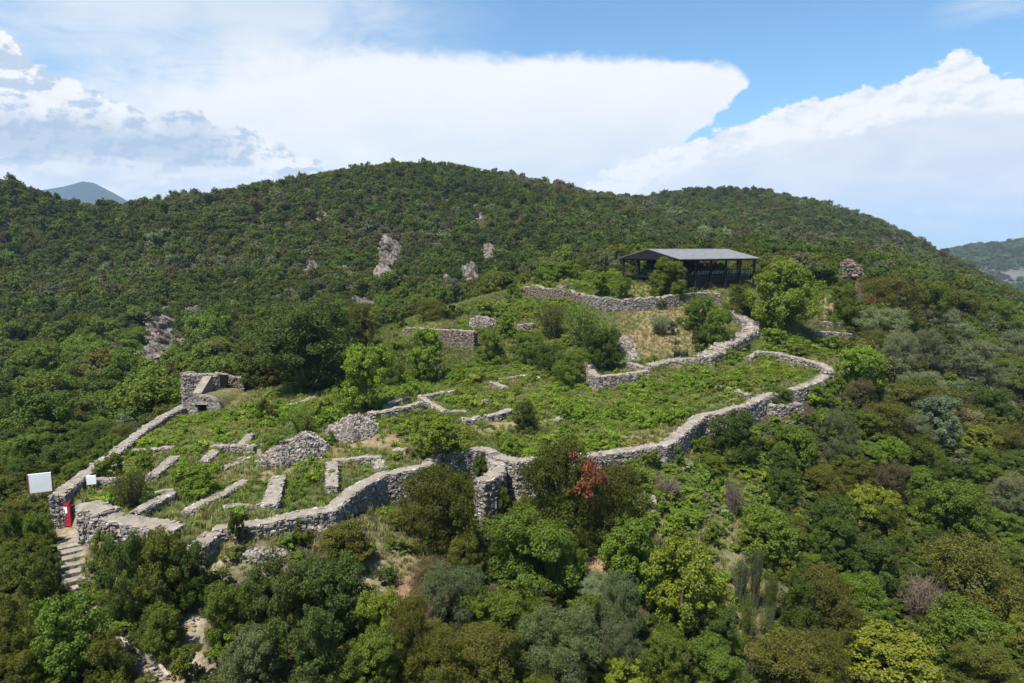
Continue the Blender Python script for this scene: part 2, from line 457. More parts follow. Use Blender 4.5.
def stone_mat(name, stops, joint_dark=0.0):
    m, n, out = mat(name)
    r = island(n)
    c = n.ramp(r, stops)
    p_ = pos(n)
    c = n.mix(n.m('MULTIPLY', n.ss(n.noise(p_, 9.0, 4, 0.6), 0.35, 0.75), 0.45), c, (0.11, 0.095, 0.08), 'MIX')
    lich = n.ss(n.noise(p_, 1.1, 4, 0.6), 0.56, 0.72)
    c = n.mix(n.m('MULTIPLY', lich, 0.35), c, (0.13, 0.115, 0.085))
    principled(n, out, c, 0.92, 0.15, n.noise(p_, 14.0, 3, 0.6), 0.5, 0.03)
    return m
STONE = stone_mat("wall_stone", [(0.0, (0.17, 0.15, 0.132)), (0.25, (0.25, 0.23, 0.212)), (0.45, (0.12, 0.105, 0.09)), (0.6, (0.31, 0.29, 0.27)), (0.74, (0.20, 0.168, 0.14)),
                                  (0.86, (0.42, 0.395, 0.37)), (0.94, (0.24, 0.15, 0.11)), (1.0, (0.28, 0.26, 0.245))])
STONE_BROWN = stone_mat("brown_stone", [(0.0, (0.15, 0.12, 0.092)), (0.3, (0.23, 0.195, 0.155)), (0.5, (0.115, 0.092, 0.07)), (0.7, (0.28, 0.24, 0.20)), (0.85, (0.22, 0.135, 0.085)), (1.0, (0.19, 0.165, 0.135))])
STONE_PALE = stone_mat("pale_rubble", [(0.0, (0.17, 0.152, 0.135)), (0.3, (0.25, 0.228, 0.205)), (0.5, (0.10, 0.088, 0.075)), (0.7, (0.33, 0.305, 0.28)), (0.88, (0.19, 0.145, 0.112)), (1.0, (0.22, 0.20, 0.18))])
def core_mat():
    m, n, out = mat("wall_core")
    p_ = pos(n)
    c = n.ramp(n.noise(p_, 3.0, 5, 0.65), [(0.3, (0.03, 0.025, 0.02)), (0.7, (0.075, 0.06, 0.048))])
    principled(n, out, c, 0.95, 0.1, n.noise(p_, 8.0, 3), 0.6, 0.05)
    return m
CORE = core_mat()
def cap_mat():
    m, n, out = mat("wall_top")
    p_ = pos(n)
    vo = n.n('ShaderNodeTexVoronoi', feature='F1'); n.put(vo.inputs['Vector'], n.mix(0.06, p_, n.noise(p_, 3.0, 2, color=True))); vo.inputs['Scale'].default_value = 2.6
    vd = n.n('ShaderNodeTexVoronoi', feature='DISTANCE_TO_EDGE'); n.put(vd.inputs['Vector'], n.mix(0.06, p_, n.noise(p_, 3.0, 2, color=True))); vd.inputs['Scale'].default_value = 2.6
    sv = n.n('ShaderNodeSeparateColor'); n.t.links.new(vo.outputs['Color'], sv.inputs[0])
    c = n.ramp(sv.outputs[0], [(0.0, (0.18, 0.155, 0.125)), (0.5, (0.215, 0.19, 0.155)), (1.0, (0.255, 0.23, 0.195))])
    c = n.mix(n.ss(vd.outputs[0], 0.07, 0.0), c, (0.16, 0.138, 0.112))
    c = n.mix(n.m('MULTIPLY', n.ss(n.noise(p_, 0.9, 5, 0.6), 0.42, 0.68), 0.6), c, (0.155, 0.132, 0.098))
    c = n.mix(n.m('MULTIPLY', n.ss(n.noise(p_, 16.0, 3, 0.6), 0.5, 0.75), 0.4), c, (0.33, 0.31, 0.28))
    principled(n, out, c, 0.95, 0.1, n.noise(p_, 7.0, 4, 0.6), 0.5, 0.06)
    return m
CAP = cap_mat()
def plain(name, c, rough=0.7, spec=0.3, metal=0.0, var=0.25, scale=4.0):
    m, n, out = mat(name)
    p_ = objco(n)
    k = n.noise(p_, scale, 4, 0.6)
    cc = n.mix(n.ss(k, 0.3, 0.75), tuple(x * (1 - var) for x in c), tuple(min(1, x * (1 + var)) for x in c))
    principled(n, out, cc, rough, spec, k, 0.15, 0.02, metal)
    return m

def leaf_mat(name, instanced, transl=0.30, vary=0.5):
    m, n, out = mat(name)
    if instanced:
        a = n.n('ShaderNodeAttribute'); a.attribute_type = 'INSTANCER'; a.attribute_name = 'tint'; base = a.outputs['Color']
    else:
        base = n.n('ShaderNodeObjectInfo').outputs['Color']
    r = island(n)
    hsv = n.n('ShaderNodeHueSaturation')
    n.put(hsv.inputs['Color'], base)
    n.put(hsv.inputs['Hue'], n.m('MULTIPLY_ADD', n.m('FRACT', n.m('MULTIPLY', r, 7.31)), 0.036, 0.482))
    n.put(hsv.inputs['Saturation'], n.m('MULTIPLY_ADD', n.m('FRACT', n.m('MULTIPLY', r, 13.7)), 0.35, 0.80))
    big = n.noise(pos(n), 0.9, 3, 0.6)                   # real differences between sprays: young and old leaves
    n.put(hsv.inputs['Value'], n.m('ADD', n.m('MULTIPLY_ADD', r, vary * 1.3, 1.0 - vary * 0.65), n.m('MULTIPLY', n.m('SUBTRACT', big, 0.5), 0.7)))
    p = n.n('ShaderNodeBsdfPrincipled')
    n.put(p.inputs['Base Color'], hsv.outputs[0]); p.inputs['Roughness'].default_value = 0.55; p.inputs['Specular IOR Level'].default_value = 0.12
    tr = n.n('ShaderNodeBsdfTranslucent')
    n.put(tr.inputs['Color'], n.mix(1.0, hsv.outputs[0], (1.15, 1.15, 0.55), 'MULTIPLY'))
    mx = n.n('ShaderNodeMixShader'); mx.inputs[0].default_value = transl
    n.t.links.new(p.outputs[0], mx.inputs[1]); n.t.links.new(tr.outputs[0], mx.inputs[2])
    n.t.links.new(mx.outputs[0], out.inputs[0])
    return m
LEAF = leaf_mat("leaves", False, 0.38)
LEAF_FAR = leaf_mat("leaves_massed", True, 0.32)
BARK = plain("bark", (0.10, 0.08, 0.06), 0.9, 0.1, 0, 0.4, 6.0)
TWIG = plain("dry_twigs", (0.14, 0.11, 0.085), 0.9, 0.1, 0, 0.3, 6.0)

# ------------------------------------------------------------------ ground sheet
def axis(lo, hi, step, far, grow=1.16, maxs=110.0):
    a = list(np.arange(lo, hi + step * 0.5, step))
    s = step
    while a[-1] < far[1]:
        s = min(s * grow, maxs); a.append(a[-1] + s)
    s = step; pre = []
    x = lo
    while x > far[0]:
        s = min(s * grow, maxs); x -= s; pre.append(x)
    return np.array(pre[::-1] + a)
GX = axis(-56, 72, 0.42, (-5200, 5200), 1.08)
GY = axis(26, 126, 0.42, (-900, 7500), 1.08)
# finer far field where the two distant ridges stand
XX, YY = np.meshgrid(GX, GY)
ZZ = H(XX, YY)
def ground_color():
    """albedo of the bare ground: litter under the scrub, dry grass, soil, gravel"""
    x, y, z = XX.ravel(), YY.ravel(), ZZ.ravel()
    px, py, f = proj(x, y, z)
    c = np.tile(np.array([0.060, 0.055, 0.030]), (len(x), 1))
    nz = wrap_noise(x, y, 0.9, 21) * 0.5 + wrap_noise(x, y, 0.31, 22) * 0.5
    def lay(w, colr):
        w = np.clip(w, 0, 1)[:, None]
        c[:] = c * (1 - w) + np.array(colr) * w
    d = np.hypot(x, y - 30)
    def blob(cx, cy, rx, ry, ymin=10, ymax=300):
        e = 1 - np.hypot((px - cx) / rx, (py - cy) / ry)
        return np.where((y > ymin) & (y < ymax), np.clip(e * 2.2 + nz * 0.55, 0, 1), 0)
    ins = inside(x, y)
    up = (y < 128) & (py < 372) & (py > 278) & (px > 500) & (px < 800)
    sit = np.where(ins | up, 1.0, 0.0)
    lay(sit * (0.75 + 0.25 * nz), (0.10, 0.13, 0.04))
    lay(sit * np.clip(nz * 1.4 - 0.1, 0, 1), (0.21, 0.185, 0.095))
    for bl in GROUND_SPOTS: lay(blob(*bl[:4], *bl[5:]), bl[4])
    for pts, wpx, colr in GROUND_PATHS:
        P_ = np.array([hit(*p)[:2] for p in pts])
        dm = np.full(len(x), 1e9)
        sel = d < 140
        xs, ys = x[sel], y[sel]; dd = np.full(len(xs), 1e9)
        for i in range(len(P_) - 1):
            a_, e_ = P_[i], P_[i + 1] - P_[i]
            t_ = np.clip(((xs - a_[0]) * e_[0] + (ys - a_[1]) * e_[1]) / (e_ @ e_ + 1e-9), 0, 1)
            dd = np.minimum(dd, np.hypot(xs - a_[0] - t_ * e_[0], ys - a_[1] - t_ * e_[1]))
        dm[sel] = dd
        lay(np.clip((wpx * 1.3 - dm) / wpx * 1.6 + nz * 0.35, 0, 1) * 0.95, colr)
    # distant country: scrub litter with patches of bare tan soil
    lay(np.clip((y - 140) / 60, 0, 1) * 0.9, (0.058, 0.056, 0.026))
    lay(np.clip((y - 130) / 40, 0, 1) * np.clip((wrap_noise(x, y, 0.05, 81) + 0.6 * wrap_noise(x, y, 0.16, 82) - 0.55) * 2.5, 0, 1) * 0.9, (0.26, 0.205, 0.15))
    lay(np.clip((np.hypot(x, y) - 800) / 300, 0, 1), (0.050, 0.062, 0.034)); lay(np.clip((y - 2400) / 600, 0, 1), (0.026, 0.036, 0.030))  # farthest mountains darker and bluer: a hazy tone painted into the ground colour
    rock = np.clip(wrap_noise(x, y, 0.02, 31) + wrap_noise(x, y, 0.055, 32) - 0.75, 0, 1) * 2
    lay(np.where(np.hypot(x, y) > 900, rock * 0.5, 0), (0.20, 0.185, 0.17))
    return np.clip(c * SC_, 0.01, 1)
SC_ = 0.72
GRASS_C, TAN, GRAVEL, SOIL = (0.16, 0.16, 0.065), (0.30, 0.235, 0.145), (0.40, 0.365, 0.32), (0.26, 0.19, 0.125)
GROUND_SPOTS = [(385, 575, 55, 45, (0.25, 0.215, 0.135)), (420, 590, 35, 30, (0.30, 0.20, 0.13)), (245, 560, 60, 25, (0.22, 0.19, 0.13)), (600, 570, 14, 16, (0.34, 0.22, 0.14)),
                (640, 495, 70, 40, (0.13, 0.14, 0.055)), (720, 500, 90, 60, (0.12, 0.14, 0.05)), (745, 590, 40, 80, (0.20, 0.19, 0.10)), (748, 640, 18, 30, (0.32, 0.24, 0.15)),
                (670, 335, 42, 38, (0.30, 0.23, 0.135), 80, 130), (655, 305, 45, 18, (0.22, 0.20, 0.10), 80, 130), (380, 440, 40, 12, (0.28, 0.21, 0.13)), (330, 452, 40, 9, (0.30, 0.22, 0.14)),
                (630, 440, 55, 10, (0.26, 0.20, 0.115)), (495, 430, 25, 8, (0.28, 0.24, 0.14)), (830, 300, 14, 22, (0.28, 0.22, 0.13), 100, 140), (650, 290, 40, 8, (0.24, 0.2, 0.11), 100, 135), (725, 288, 30, 6, (0.24, 0.21, 0.11), 100, 135),
                (230, 393, 26, 10, (0.24, 0.21, 0.12)), (310, 405, 35, 12, (0.24, 0.2, 0.12)), (40, 505, 25, 30, (0.16, 0.16, 0.06)), (95, 475, 30, 10, (0.2, 0.18, 0.1)), (938, 566, 10, 6, (0.42, 0.28, 0.2)),
                (40, 640, 12, 14, (0.3, 0.2, 0.12)), (888, 385, 14, 14, (0.2, 0.17, 0.1)), (420, 330, 25, 20, (0.2, 0.19, 0.08))]
GROUND_PATHS = [([(66, 525), (74, 545), (76, 575), (80, 608)], 0.75, (0.36, 0.30, 0.22)), ([(80, 608), (95, 618), (112, 640), (150, 662), (172, 683)], 0.62, (0.36, 0.28, 0.20)),
                ([(216, 562), (203, 592), (192, 630), (186, 655), (205, 690)], 0.75, (0.36, 0.30, 0.23)), ([(240, 478), (275, 473), (330, 452), (385, 440)], 0.9, (0.30, 0.23, 0.145)),
                ([(470, 432), (500, 425), (540, 420)], 0.8, (0.29, 0.25, 0.15)), ([(540, 404), (570, 398), (590, 392)], 0.5, (0.3, 0.22, 0.13))]
GC = ground_color()
def ground_material():
    m, n, out = mat("ground_soil")
    a = n.n('ShaderNodeAttribute'); a.attribute_name = 'soil'
    p_ = pos(n)
    c = n.mix(n.ss(n.noise(p_, 2.2, 6, 0.65), 0.35, 0.72), n.mix(1.0, a.outputs['Color'], (0.62, 0.62, 0.58), 'MULTIPLY'), n.mix(1.0, a.outputs['Color'], (1.22, 1.2, 1.15), 'MULTIPLY'))
    peb = n.n('ShaderNodeTexVoronoi', feature='F1'); n.put(peb.inputs['Vector'], p_); peb.inputs['Scale'].default_value = 6.0
    c = n.mix(n.m('MULTIPLY', n.ss(peb.outputs['Distance'], 0.28, 0.12), n.m('MULTIPLY', n.ss(n.noise(p_, 0.8, 3), 0.45, 0.65), 0.5)), c, (0.42, 0.39, 0.35))
    principled(n, out, c, 0.97, 0.08, n.noise(p_, 5.0, 5, 0.65), 0.7, 0.15)
    return m
nx, ny = len(GX), len(GY)
ii = np.arange(ny - 1)[:, None] * nx + np.arange(nx - 1)[None, :]
GF = np.stack([ii, ii + 1, ii + nx + 1, ii + nx], -1).reshape(-1, 4)
ground = mesh_obj("ground", np.stack([XX, YY, ZZ], -1).reshape(-1, 3), GF, ground_material(), smooth=True)
at_ = ground.data.attributes.new('soil', 'FLOAT_COLOR', 'POINT')
at_.data.foreach_set('color', np.concatenate([GC, np.ones((len(GC), 1))], 1).astype(np.float32).ravel())
tag(ground, kind='structure')

def Hg(x, y):                    # fast lookup on the same sheet
    x, y = np.asarray(x, float), np.asarray(y, float)
    i = np.clip(np.searchsorted(GX, x) - 1, 0, nx - 2); j = np.clip(np.searchsorted(GY, y) - 1, 0, ny - 2)
    u = np.clip((x - GX[i]) / (GX[i + 1] - GX[i]), 0, 1); v = np.clip((y - GY[j]) / (GY[j + 1] - GY[j]), 0, 1)
    return (ZZ[j, i] * (1 - u) + ZZ[j, i + 1] * u) * (1 - v) + (ZZ[j + 1, i] * (1 - u) + ZZ[j + 1, i + 1] * u) * v
hz = lambda x, y: float(Hg(np.array([x]), np.array([y]))[0])
def seen(x, y, z, clear=4.0, n=70):
    """which points the hillside does not hide from the camera (with some clearance)"""
    x, y, z = map(np.ravel, (x, y, z))
    ok = np.ones(len(x), bool)
    for t in np.linspace(0.04, 0.97, n):
        ok &= (CZ + (z - CZ) * t + clear) > Hg(x * t, y * t)
    return ok

# ------------------------------------------------------------------ scatter (stuff only)
def scatter(name, pts, scl, rot, idx, tint, protos, leafkind):
    me = bpy.data.meshes.new(name)
    n = len(pts)
    me.vertices.add(n); me.vertices.foreach_set('co', np.asarray(pts, np.float32).ravel())
    for nm, typ, dat, key in (('scl', 'FLOAT_VECTOR', scl, 'vector'), ('rot', 'FLOAT_VECTOR', rot, 'vector'), ('tint', 'FLOAT_COLOR', tint, 'color'), ('idx', 'INT', idx, 'value')):
        a = me.attributes.new(nm, typ, 'POINT')
        dat = np.asarray(dat, np.int32 if typ == 'INT' else np.float32)
        if typ == 'FLOAT_COLOR' and dat.shape[1] == 3: dat = np.concatenate([dat, np.ones((n, 1), np.float32)], 1)
        a.data.foreach_set(key, np.ascontiguousarray(dat).ravel())
    o = bpy.data.objects.new(name, me); COL.objects.link(o)
    pc = bpy.data.collections.new(leafkind)
    for p in protos: pc.objects.link(p)
    g = bpy.data.node_groups.new(name, 'GeometryNodeTree')
    g.interface.new_socket('Geometry', in_out='INPUT', socket_type='NodeSocketGeometry')
    g.interface.new_socket('Geometry', in_out='OUTPUT', socket_type='NodeSocketGeometry')
    N = g.nodes.new; L = g.links.new
    gi, go = N('NodeGroupInput'), N('NodeGroupOutput')
    ci = N('GeometryNodeCollectionInfo'); ci.inputs['Collection'].default_value = pc
    ci.inputs['Separate Children'].default_value = True; ci.inputs['Reset Children'].default_value = True
    ip = N('GeometryNodeInstanceOnPoints')
    def na(nm, dt):
        a = N('GeometryNodeInputNamedAttribute'); a.data_type = dt; a.inputs['Name'].default_value = nm
        return a.outputs[0]
    e2r = N('FunctionNodeEulerToRotation')
    L(na('rot', 'FLOAT_VECTOR'), e2r.inputs[0])
    L(gi.outputs[0], ip.inputs['Points']); L(ci.outputs[0], ip.inputs['Instance'])
    ip.inputs['Pick Instance'].default_value = True
    L(na('idx', 'INT'), ip.inputs['Instance Index']); L(e2r.outputs[0], ip.inputs['Rotation']); L(na('scl', 'FLOAT_VECTOR'), ip.inputs['Scale'])
    L(ip.outputs[0], go.inputs[0])
    md = o.modifiers.new('scatter', 'NODES'); md.node_group = g
    tag(o, kind='stuff')
    return o

# ------------------------------------------------------------------ foliage shapes
def unit(v): return v / (np.linalg.norm(v, axis=-1, keepdims=True) + 1e-9)
def leaf_quads(P_, Nn, L_, Wd, rng, droop=0.0):
    n = len(P_)
    Nn = unit(Nn + rng.normal(0, 0.55, (n, 3)))
    T = unit(np.cross(Nn, rng.normal(0, 1, (n, 3))))
    T[:, 2] -= droop; T = unit(T)
    B = unit(np.cross(Nn, T))
    L_ = (L_ * rng.uniform(0.65, 1.35, n))[:, None]; w = L_ * Wd
    V = np.stack([P_ - T * L_ * 0.5, P_ + B * w * 0.5 + T * L_ * 0.05, P_ + T * L_ * 0.5 - Nn * L_ * 0.12, P_ - B * w * 0.5 + T * L_ * 0.05], 1).reshape(-1, 3)
    F = np.arange(n * 4, dtype=np.int32).reshape(-1, 4)
    return V, F
def crown_points(rng, n, lobes, spread, clump, flat=0.0, vert=0.9, inner=0.25, rr_=(0.13, 0.25), zlo=0.10):
    """points + outward directions of a crown 1 wide and 1 high standing on z = 0"""
    # main lobes, each broken up into clumps
    C, R = [], []
    for k in range(lobes):
        a = rng.uniform(0, 2 * math.pi); rr = spread * math.sqrt(rng.uniform(0.05, 1))
        zz = rng.uniform(zlo, 1.0)
        lim = math.sqrt(max(0.05, 1 - (abs(zz - 0.38) / 0.66) ** 2))
        r_ = rng.uniform(*rr_)
        C.append((math.cos(a) * rr * lim * 0.42, math.sin(a) * rr * lim * 0.42, min(zz, 1 - r_ * 0.9) * vert)); R.append(r_)
    C, R = np.array(C), np.array(R)
    cl_c, cl_r = [], []
    for k in range(lobes):
        for j in range(clump):
            d = unit(rng.normal(0, 1, 3)); d[2] = d[2] * 0.8 + 0.15
            cl_c.append(C[k] + d * R[k] * rng.uniform(0.55, 1.05)); cl_r.append(R[k] * rng.uniform(0.22, 0.48))
    cl_c, cl_r = np.array(cl_c), np.array(cl_r)
    w = cl_r ** 2; w /= w.sum()
    ci = rng.choice(len(cl_c), n, p=w)
    d = unit(rng.normal(0, 1, (n, 3)))
    rad = cl_r[ci] * (1 - inner * rng.uniform(0, 1, n) ** 1.5)
    P_ = cl_c[ci] + d * rad[:, None] * np.array([1, 1, 0.85 - flat])
    out = unit(d * 0.75 + unit(P_ - np.array([0, 0, 0.35])) * 0.6 + np.array([0, 0, 0.25]))
    P_[:, 2] = np.where(P_[:, 2] < 0.0, np.abs(P_[:, 2]) * 0.6, P_[:, 2])
    # normalise
    ext = np.percentile(np.hypot(P_[:, 0], P_[:, 1]), 97)
    P_[:, :2] *= 0.5 / ext
    P_[:, 2] *= 1.0 / np.percentile(P_[:, 2], 99.3)
    return P_, out
# ------------------------------------------------------------------ stone building
def rock_boxes(C, A, half, rng, jit=0.2):
    """many irregular stones at once: centres C (n,3), axes A (n,3,3), half sizes (n,3)"""
    n = len(C)
    s = np.array([(i, j, k) for i in (-1, 1) for j in (-1, 1) for k in (-1, 1)], float)
    q = s[None] * (1 + rng.uniform(-jit, jit * 0.4, (n, 8, 3))) * half[:, None, :]
    V = C[:, None, :] + np.einsum('nik,nkj->nij', q, A)
    F = (BOXF[None] + (np.arange(n) * 8)[:, None, None]).reshape(-1, 4)
    return V.reshape(-1, 3), F
def resample(Pl, step):
    out = [Pl[0]]
    for a, b_ in zip(Pl[:-1], Pl[1:]):
        L = np.linalg.norm((b_ - a)[:2]); k = max(1, int(round(L / step)))
        for j in range(1, k + 1): out.append(a + (b_ - a) * j / k)
    return np.array(out)
def offsets(Q):
    T = np.zeros((len(Q), 2))
    for i in range(len(Q)):
        d = Q[min(i + 1, len(Q) - 1), :2] - Q[max(i - 1, 0), :2]
        T[i] = d / (np.linalg.norm(d) + 1e-9)
    return T, np.stack([T[:, 1], -T[:, 0]], 1)

def stone_wall(name, label, pts, width, h=0.5, cap=True, stone=None, cat="stone wall", group=None, surf=None, drop=None, seed=0, course=0.14, slen=0.25, rough=0.07, tops=None, extra_h=None, capstones=0.16):
    """a dry-stone wall along a line; pts are (px, py[, h]) read off the photograph and dropped on to the terrain, or world points when tops=True"""
    rng = np.random.default_rng(seed + len(label) * 7)
    if tops is not None: P_ = np.asarray(tops, float)
    else: P_ = np.array([march(surf or H, p[0], p[1], p[2] if len(p) > 2 else h, 28) for p in pts])
    Q = resample(P_, 0.45)
    Q[:, 2] += rng.normal(0, rough * 0.5, len(Q))
    T, Nn = offsets(Q)
    w = width * (1 + rng.normal(0, 0.05, len(Q))) / 2
    m = MB()
    L_, R_ = Q.copy(), Q.copy()
    L_[:, :2] -= Nn * w[:, None]; R_[:, :2] += Nn * w[:, None]
    bl = np.minimum(Hg(L_[:, 0], L_[:, 1]), np.minimum(Hg(L_[:, 0] - Nn[:, 0] * 0.7, L_[:, 1] - Nn[:, 1] * 0.7), Q[:, 2] - 0.25)) - 0.35
    br = np.minimum(Hg(R_[:, 0], R_[:, 1]), np.minimum(Hg(R_[:, 0] + Nn[:, 0] * 0.7, R_[:, 1] + Nn[:, 1] * 0.7), Q[:, 2] - 0.25)) - 0.35
    LB, RB = L_.copy(), R_.copy(); LB[:, 2] = bl; RB[:, 2] = br
    n = len(Q)
    V = np.concatenate([L_, R_, LB, RB]); i = np.arange(n - 1)
    F_side = np.concatenate([np.stack([i, i + 1, i + 1 + 2 * n, i + 2 * n], 1), np.stack([i + n, i + 3 * n, i + 1 + 3 * n, i + 1 + n], 1)])
    F_end = np.array([(0, 2 * n, 3 * n, n), (n - 1, 2 * n - 1, 4 * n - 1, 3 * n - 1)])
    m.add(V, np.concatenate([F_side, F_end]), 1)
    # top in three strips so that it can be uneven
    k1, k2 = Q.copy(), Q.copy()
    k1[:, :2] -= Nn * (w * 0.35)[:, None]; k2[:, :2] += Nn * (w * 0.35)[:, None]
    for k_ in (k1, k2): k_[:, 2] += rng.normal(0.02, 0.035, n)
    Vt = np.concatenate([L_, k1, k2, R_]); Vt[:, 2] += 0.012
    Ft = np.concatenate([np.stack([i + a * n, i + 1 + a * n, i + 1 + (a + 1) * n, i + (a + 1) * n], 1) for a in range(3)])
    m.add(Vt, Ft, 2)
    # stones on both faces and the ends
    Cs, As, Hs = [], [], []
    def face(a, b_, za, zb, nrm):
        ln = np.linalg.norm((b_ - a)[:2])
        if ln < 0.05: return
        t = np.array([*((b_ - a)[:2] / ln), 0.0]); o_ = np.array([nrm[0], nrm[1], 0.0]); u = np.array([0, 0, 1.0])
        z = max(za, zb)
        zt = 0.5 * (a[2] + b_[2]); z0 = 0.5 * (za + zb)
        zz = z0 + 0.2
        while zz < zt - 0.03:
            hh = min(course * rng.uniform(0.65, 1.45), zt - zz + 0.02)
            s = rng.uniform(-0.2, 0.1)
            while s < ln:
                l_ = slen * rng.uniform(0.5, 1.5)
                c = a + (b_ - a) * min(max((s + l_ / 2) / ln, 0), 1)
                p = np.array([c[0], c[1], zz + hh / 2 + (a[2] + (b_[2] - a[2]) * min(max((s + l_ / 2) / ln, 0), 1) - zt) * ((zz - z0) / max(zt - z0, 0.1))]) + o_ * rng.uniform(-0.07, 0.06)
                Cs.append(p); Hs.append((l_ / 2 * 0.93, 0.13, hh / 2 * 0.9))
                r = rng.normal(0, 0.16, 3)
                A = np.array([t + u * r[0] + o_ * r[1], o_ + u * r[2] - t * r[1], u - t * r[0] - o_ * r[2]]); As.append(A)
                s += l_
            zz += hh
    step = 2
    for a in range(0, n - 1, step):
        e = min(a + step, n - 1)
        face(L_[a], L_[e], bl[a], bl[e], -Nn[(a + e) // 2])
        face(R_[a], R_[e], br[a], br[e], Nn[(a + e) // 2])
    face(L_[0], R_[0], bl[0], br[0], -T[0]); face(L_[-1], R_[-1], bl[-1], br[-1], T[-1])
    if Cs:
        Vb, Fb = rock_boxes(np.array(Cs), np.array(As), np.array(Hs) * rng.uniform(0.85, 1.12, (len(Cs), 3)), rng, 0.34); m.add(Vb, Fb, 0)
    # capping stones lying on top
    Lt = np.sum(np.linalg.norm(np.diff(Q[:, :2], axis=0), axis=1))
    k = int(Lt * width / 0.16 * capstones)
    if k:
        j = rng.uniform(0, n - 1.001, k); j0 = j.astype(int); fr = (j - j0)[:, None]
        c = Q[j0] * (1 - fr) + Q[j0 + 1] * fr
        off = rng.uniform(-0.9, 0.9, k)
        edge_ = rng.uniform(size=k) < 0.45
        off = np.where(edge_, np.sign(off) * rng.uniform(0.75, 1.0, k), off)
        c[:, :2] += Nn[j0] * (w[j0] * off)[:, None]
        ang = rng.uniform(0, 6.28, k)
        A = np.zeros((k, 3, 3)); A[:, 0, 0] = np.cos(ang); A[:, 0, 1] = np.sin(ang); A[:, 1, 0] = -np.sin(ang); A[:, 1, 1] = np.cos(ang); A[:, 2, 2] = 1
        A[:, 0, 2] = rng.normal(0, 0.1, k); A[:, 1, 2] = rng.normal(0, 0.1, k)
        hs = np.stack([rng.uniform(0.10, 0.24, k), rng.uniform(0.08, 0.18, k), np.where(edge_, rng.uniform(0.04, 0.13, k), rng.uniform(0.02, 0.06, k))], 1)
        c[:, 2] += 0.015
        mi = np.where(edge_, 0, 0)
        Vb, Fb = rock_boxes(c, A, hs, rng); m.add(Vb, Fb, 2 if capstones < 0.6 else 0)
    o = m.build(name, [stone or STONE, CORE, CAP])
    tag(o, label, cat, group, 'thing')
    return o

def rubble(name, label, outline, h, stone=None, size=(0.12, 0.34), dens=9.0, cat="rubble", seed=1, humps=None, spill=0.0):
    """a heap of loose stones inside a pixel outline on the terrain"""
    rng = np.random.default_rng(seed)
    W_ = np.array([hit(*p) for p in outline])
    lo, hi = W_[:, :2].min(0), W_[:, :2].max(0)
    ar = (hi - lo).prod()
    n = int(min(5000, ar * dens * 4))
    xy = rng.uniform(lo, hi, (n, 2))
    # inside test and distance to the rim
    r = np.zeros(n, bool); dm = np.full(n, 1e9); k = len(W_)
    for i in range(k):
        a, b_ = W_[i, :2], W_[(i + 1) % k, :2]
        c = (a[1] > xy[:, 1]) != (b_[1] > xy[:, 1])
        r ^= c & (xy[:, 0] < (b_[0] - a[0]) * (xy[:, 1] - a[1]) / (b_[1] - a[1] + 1e-12) + a[0])
        e = b_ - a; t = np.clip(((xy - a) @ e) / (e @ e), 0, 1)
        dm = np.minimum(dm, np.linalg.norm(xy - a - t[:, None] * e, axis=1))
    xy, dm = xy[r], dm[r]
    if not len(xy): return None
    prof = np.clip(dm / max(dm.max(), 0.1), 0, 1) ** 0.55
    n = len(xy)
    g = Hg(xy[:, 0], xy[:, 1])
    z = g + h * prof * (1 + 0.22 * wrap_noise(xy[:, 0], xy[:, 1], 1.6, seed)) * (1 - 0.25 * rng.uniform(0, 1, n) ** 2)
    sz = rng.uniform(*size, n)
    A = unit(rng.normal(0, 1, (n, 3, 3)) * 0.35 + np.eye(3)[None])
    a = rng.uniform(0, 6.28, n)
    Rz = np.zeros((n, 3, 3)); Rz[:, 0, 0] = np.cos(a); Rz[:, 0, 1] = np.sin(a); Rz[:, 1, 0] = -np.sin(a); Rz[:, 1, 1] = np.cos(a); Rz[:, 2, 2] = 1
    A = np.einsum('nij,njk->nik', A, Rz)
    V, F = rock_boxes(np.column_stack([xy, z]), A, np.stack([sz, sz * 0.75, sz * 0.5], 1), rng, 0.3)
    m = MB(); m.add(V, F, 0)
    o = m.build(name, [stone or STONE_PALE]); tag(o, label, cat)
    return o

wallid = [100]
def W_(label, pts, width, **kw):
    wallid[0] += 13
    return stone_wall(kw.pop('name', 'stone_wall'), label, pts, width, seed=wallid[0], **kw)

P = lambda a, b_: [(PERIM[i][0], PERIM[i][1]) for i in range(a, b_)]
IN = H_in
# ---- the outer walls
W_("long pale wall curving along the left edge from the red gate to the ruined house", [(187, 404)] + P(2, 8), 0.78, surf=IN, h=0.75, group="outer walls of the ruins", capstones=0.25)
W_("squat square wall block just right of the red gate", [(78.5, 508), (91, 506), (106, 511)], 1.55, surf=IN, h=0.75, group="outer walls of the ruins", slen=0.34)
W_("thick rough stone wall right of the red gate, above dark bushes at lower left", [(92, 513.5), (130, 519.5), (176, 529)], 1.35, surf=IN, h=0.45, group="outer walls of the ruins", slen=0.36, course=0.19)
W_("low broken wall stub at the lower left, between thick wall and front wall", [(212, 533), (197, 546)], 0.9, surf=IN, h=0.3, group="outer walls of the ruins")
W_("tall pale front wall below the yellow green bush, stepping up to the right", [(215, 527)] + P(12, 20), 0.88, surf=IN, h=0.38, group="outer walls of the ruins", slen=0.26, course=0.16)
W_("short back wall behind the ivy at the round tower", [(450, 451.5), (470, 449), (487, 448.5), (494, 453)], 0.8, surf=IN, h=0.55, group="outer walls of the ruins")
W_("wall right of the round tower running in behind the red tinged bush", [(489, 451), (500, 456.5), (518, 460.5), (545, 458), (575, 456), (598, 454)], 1.0, surf=IN, h=0.38, group="outer walls of the ruins")
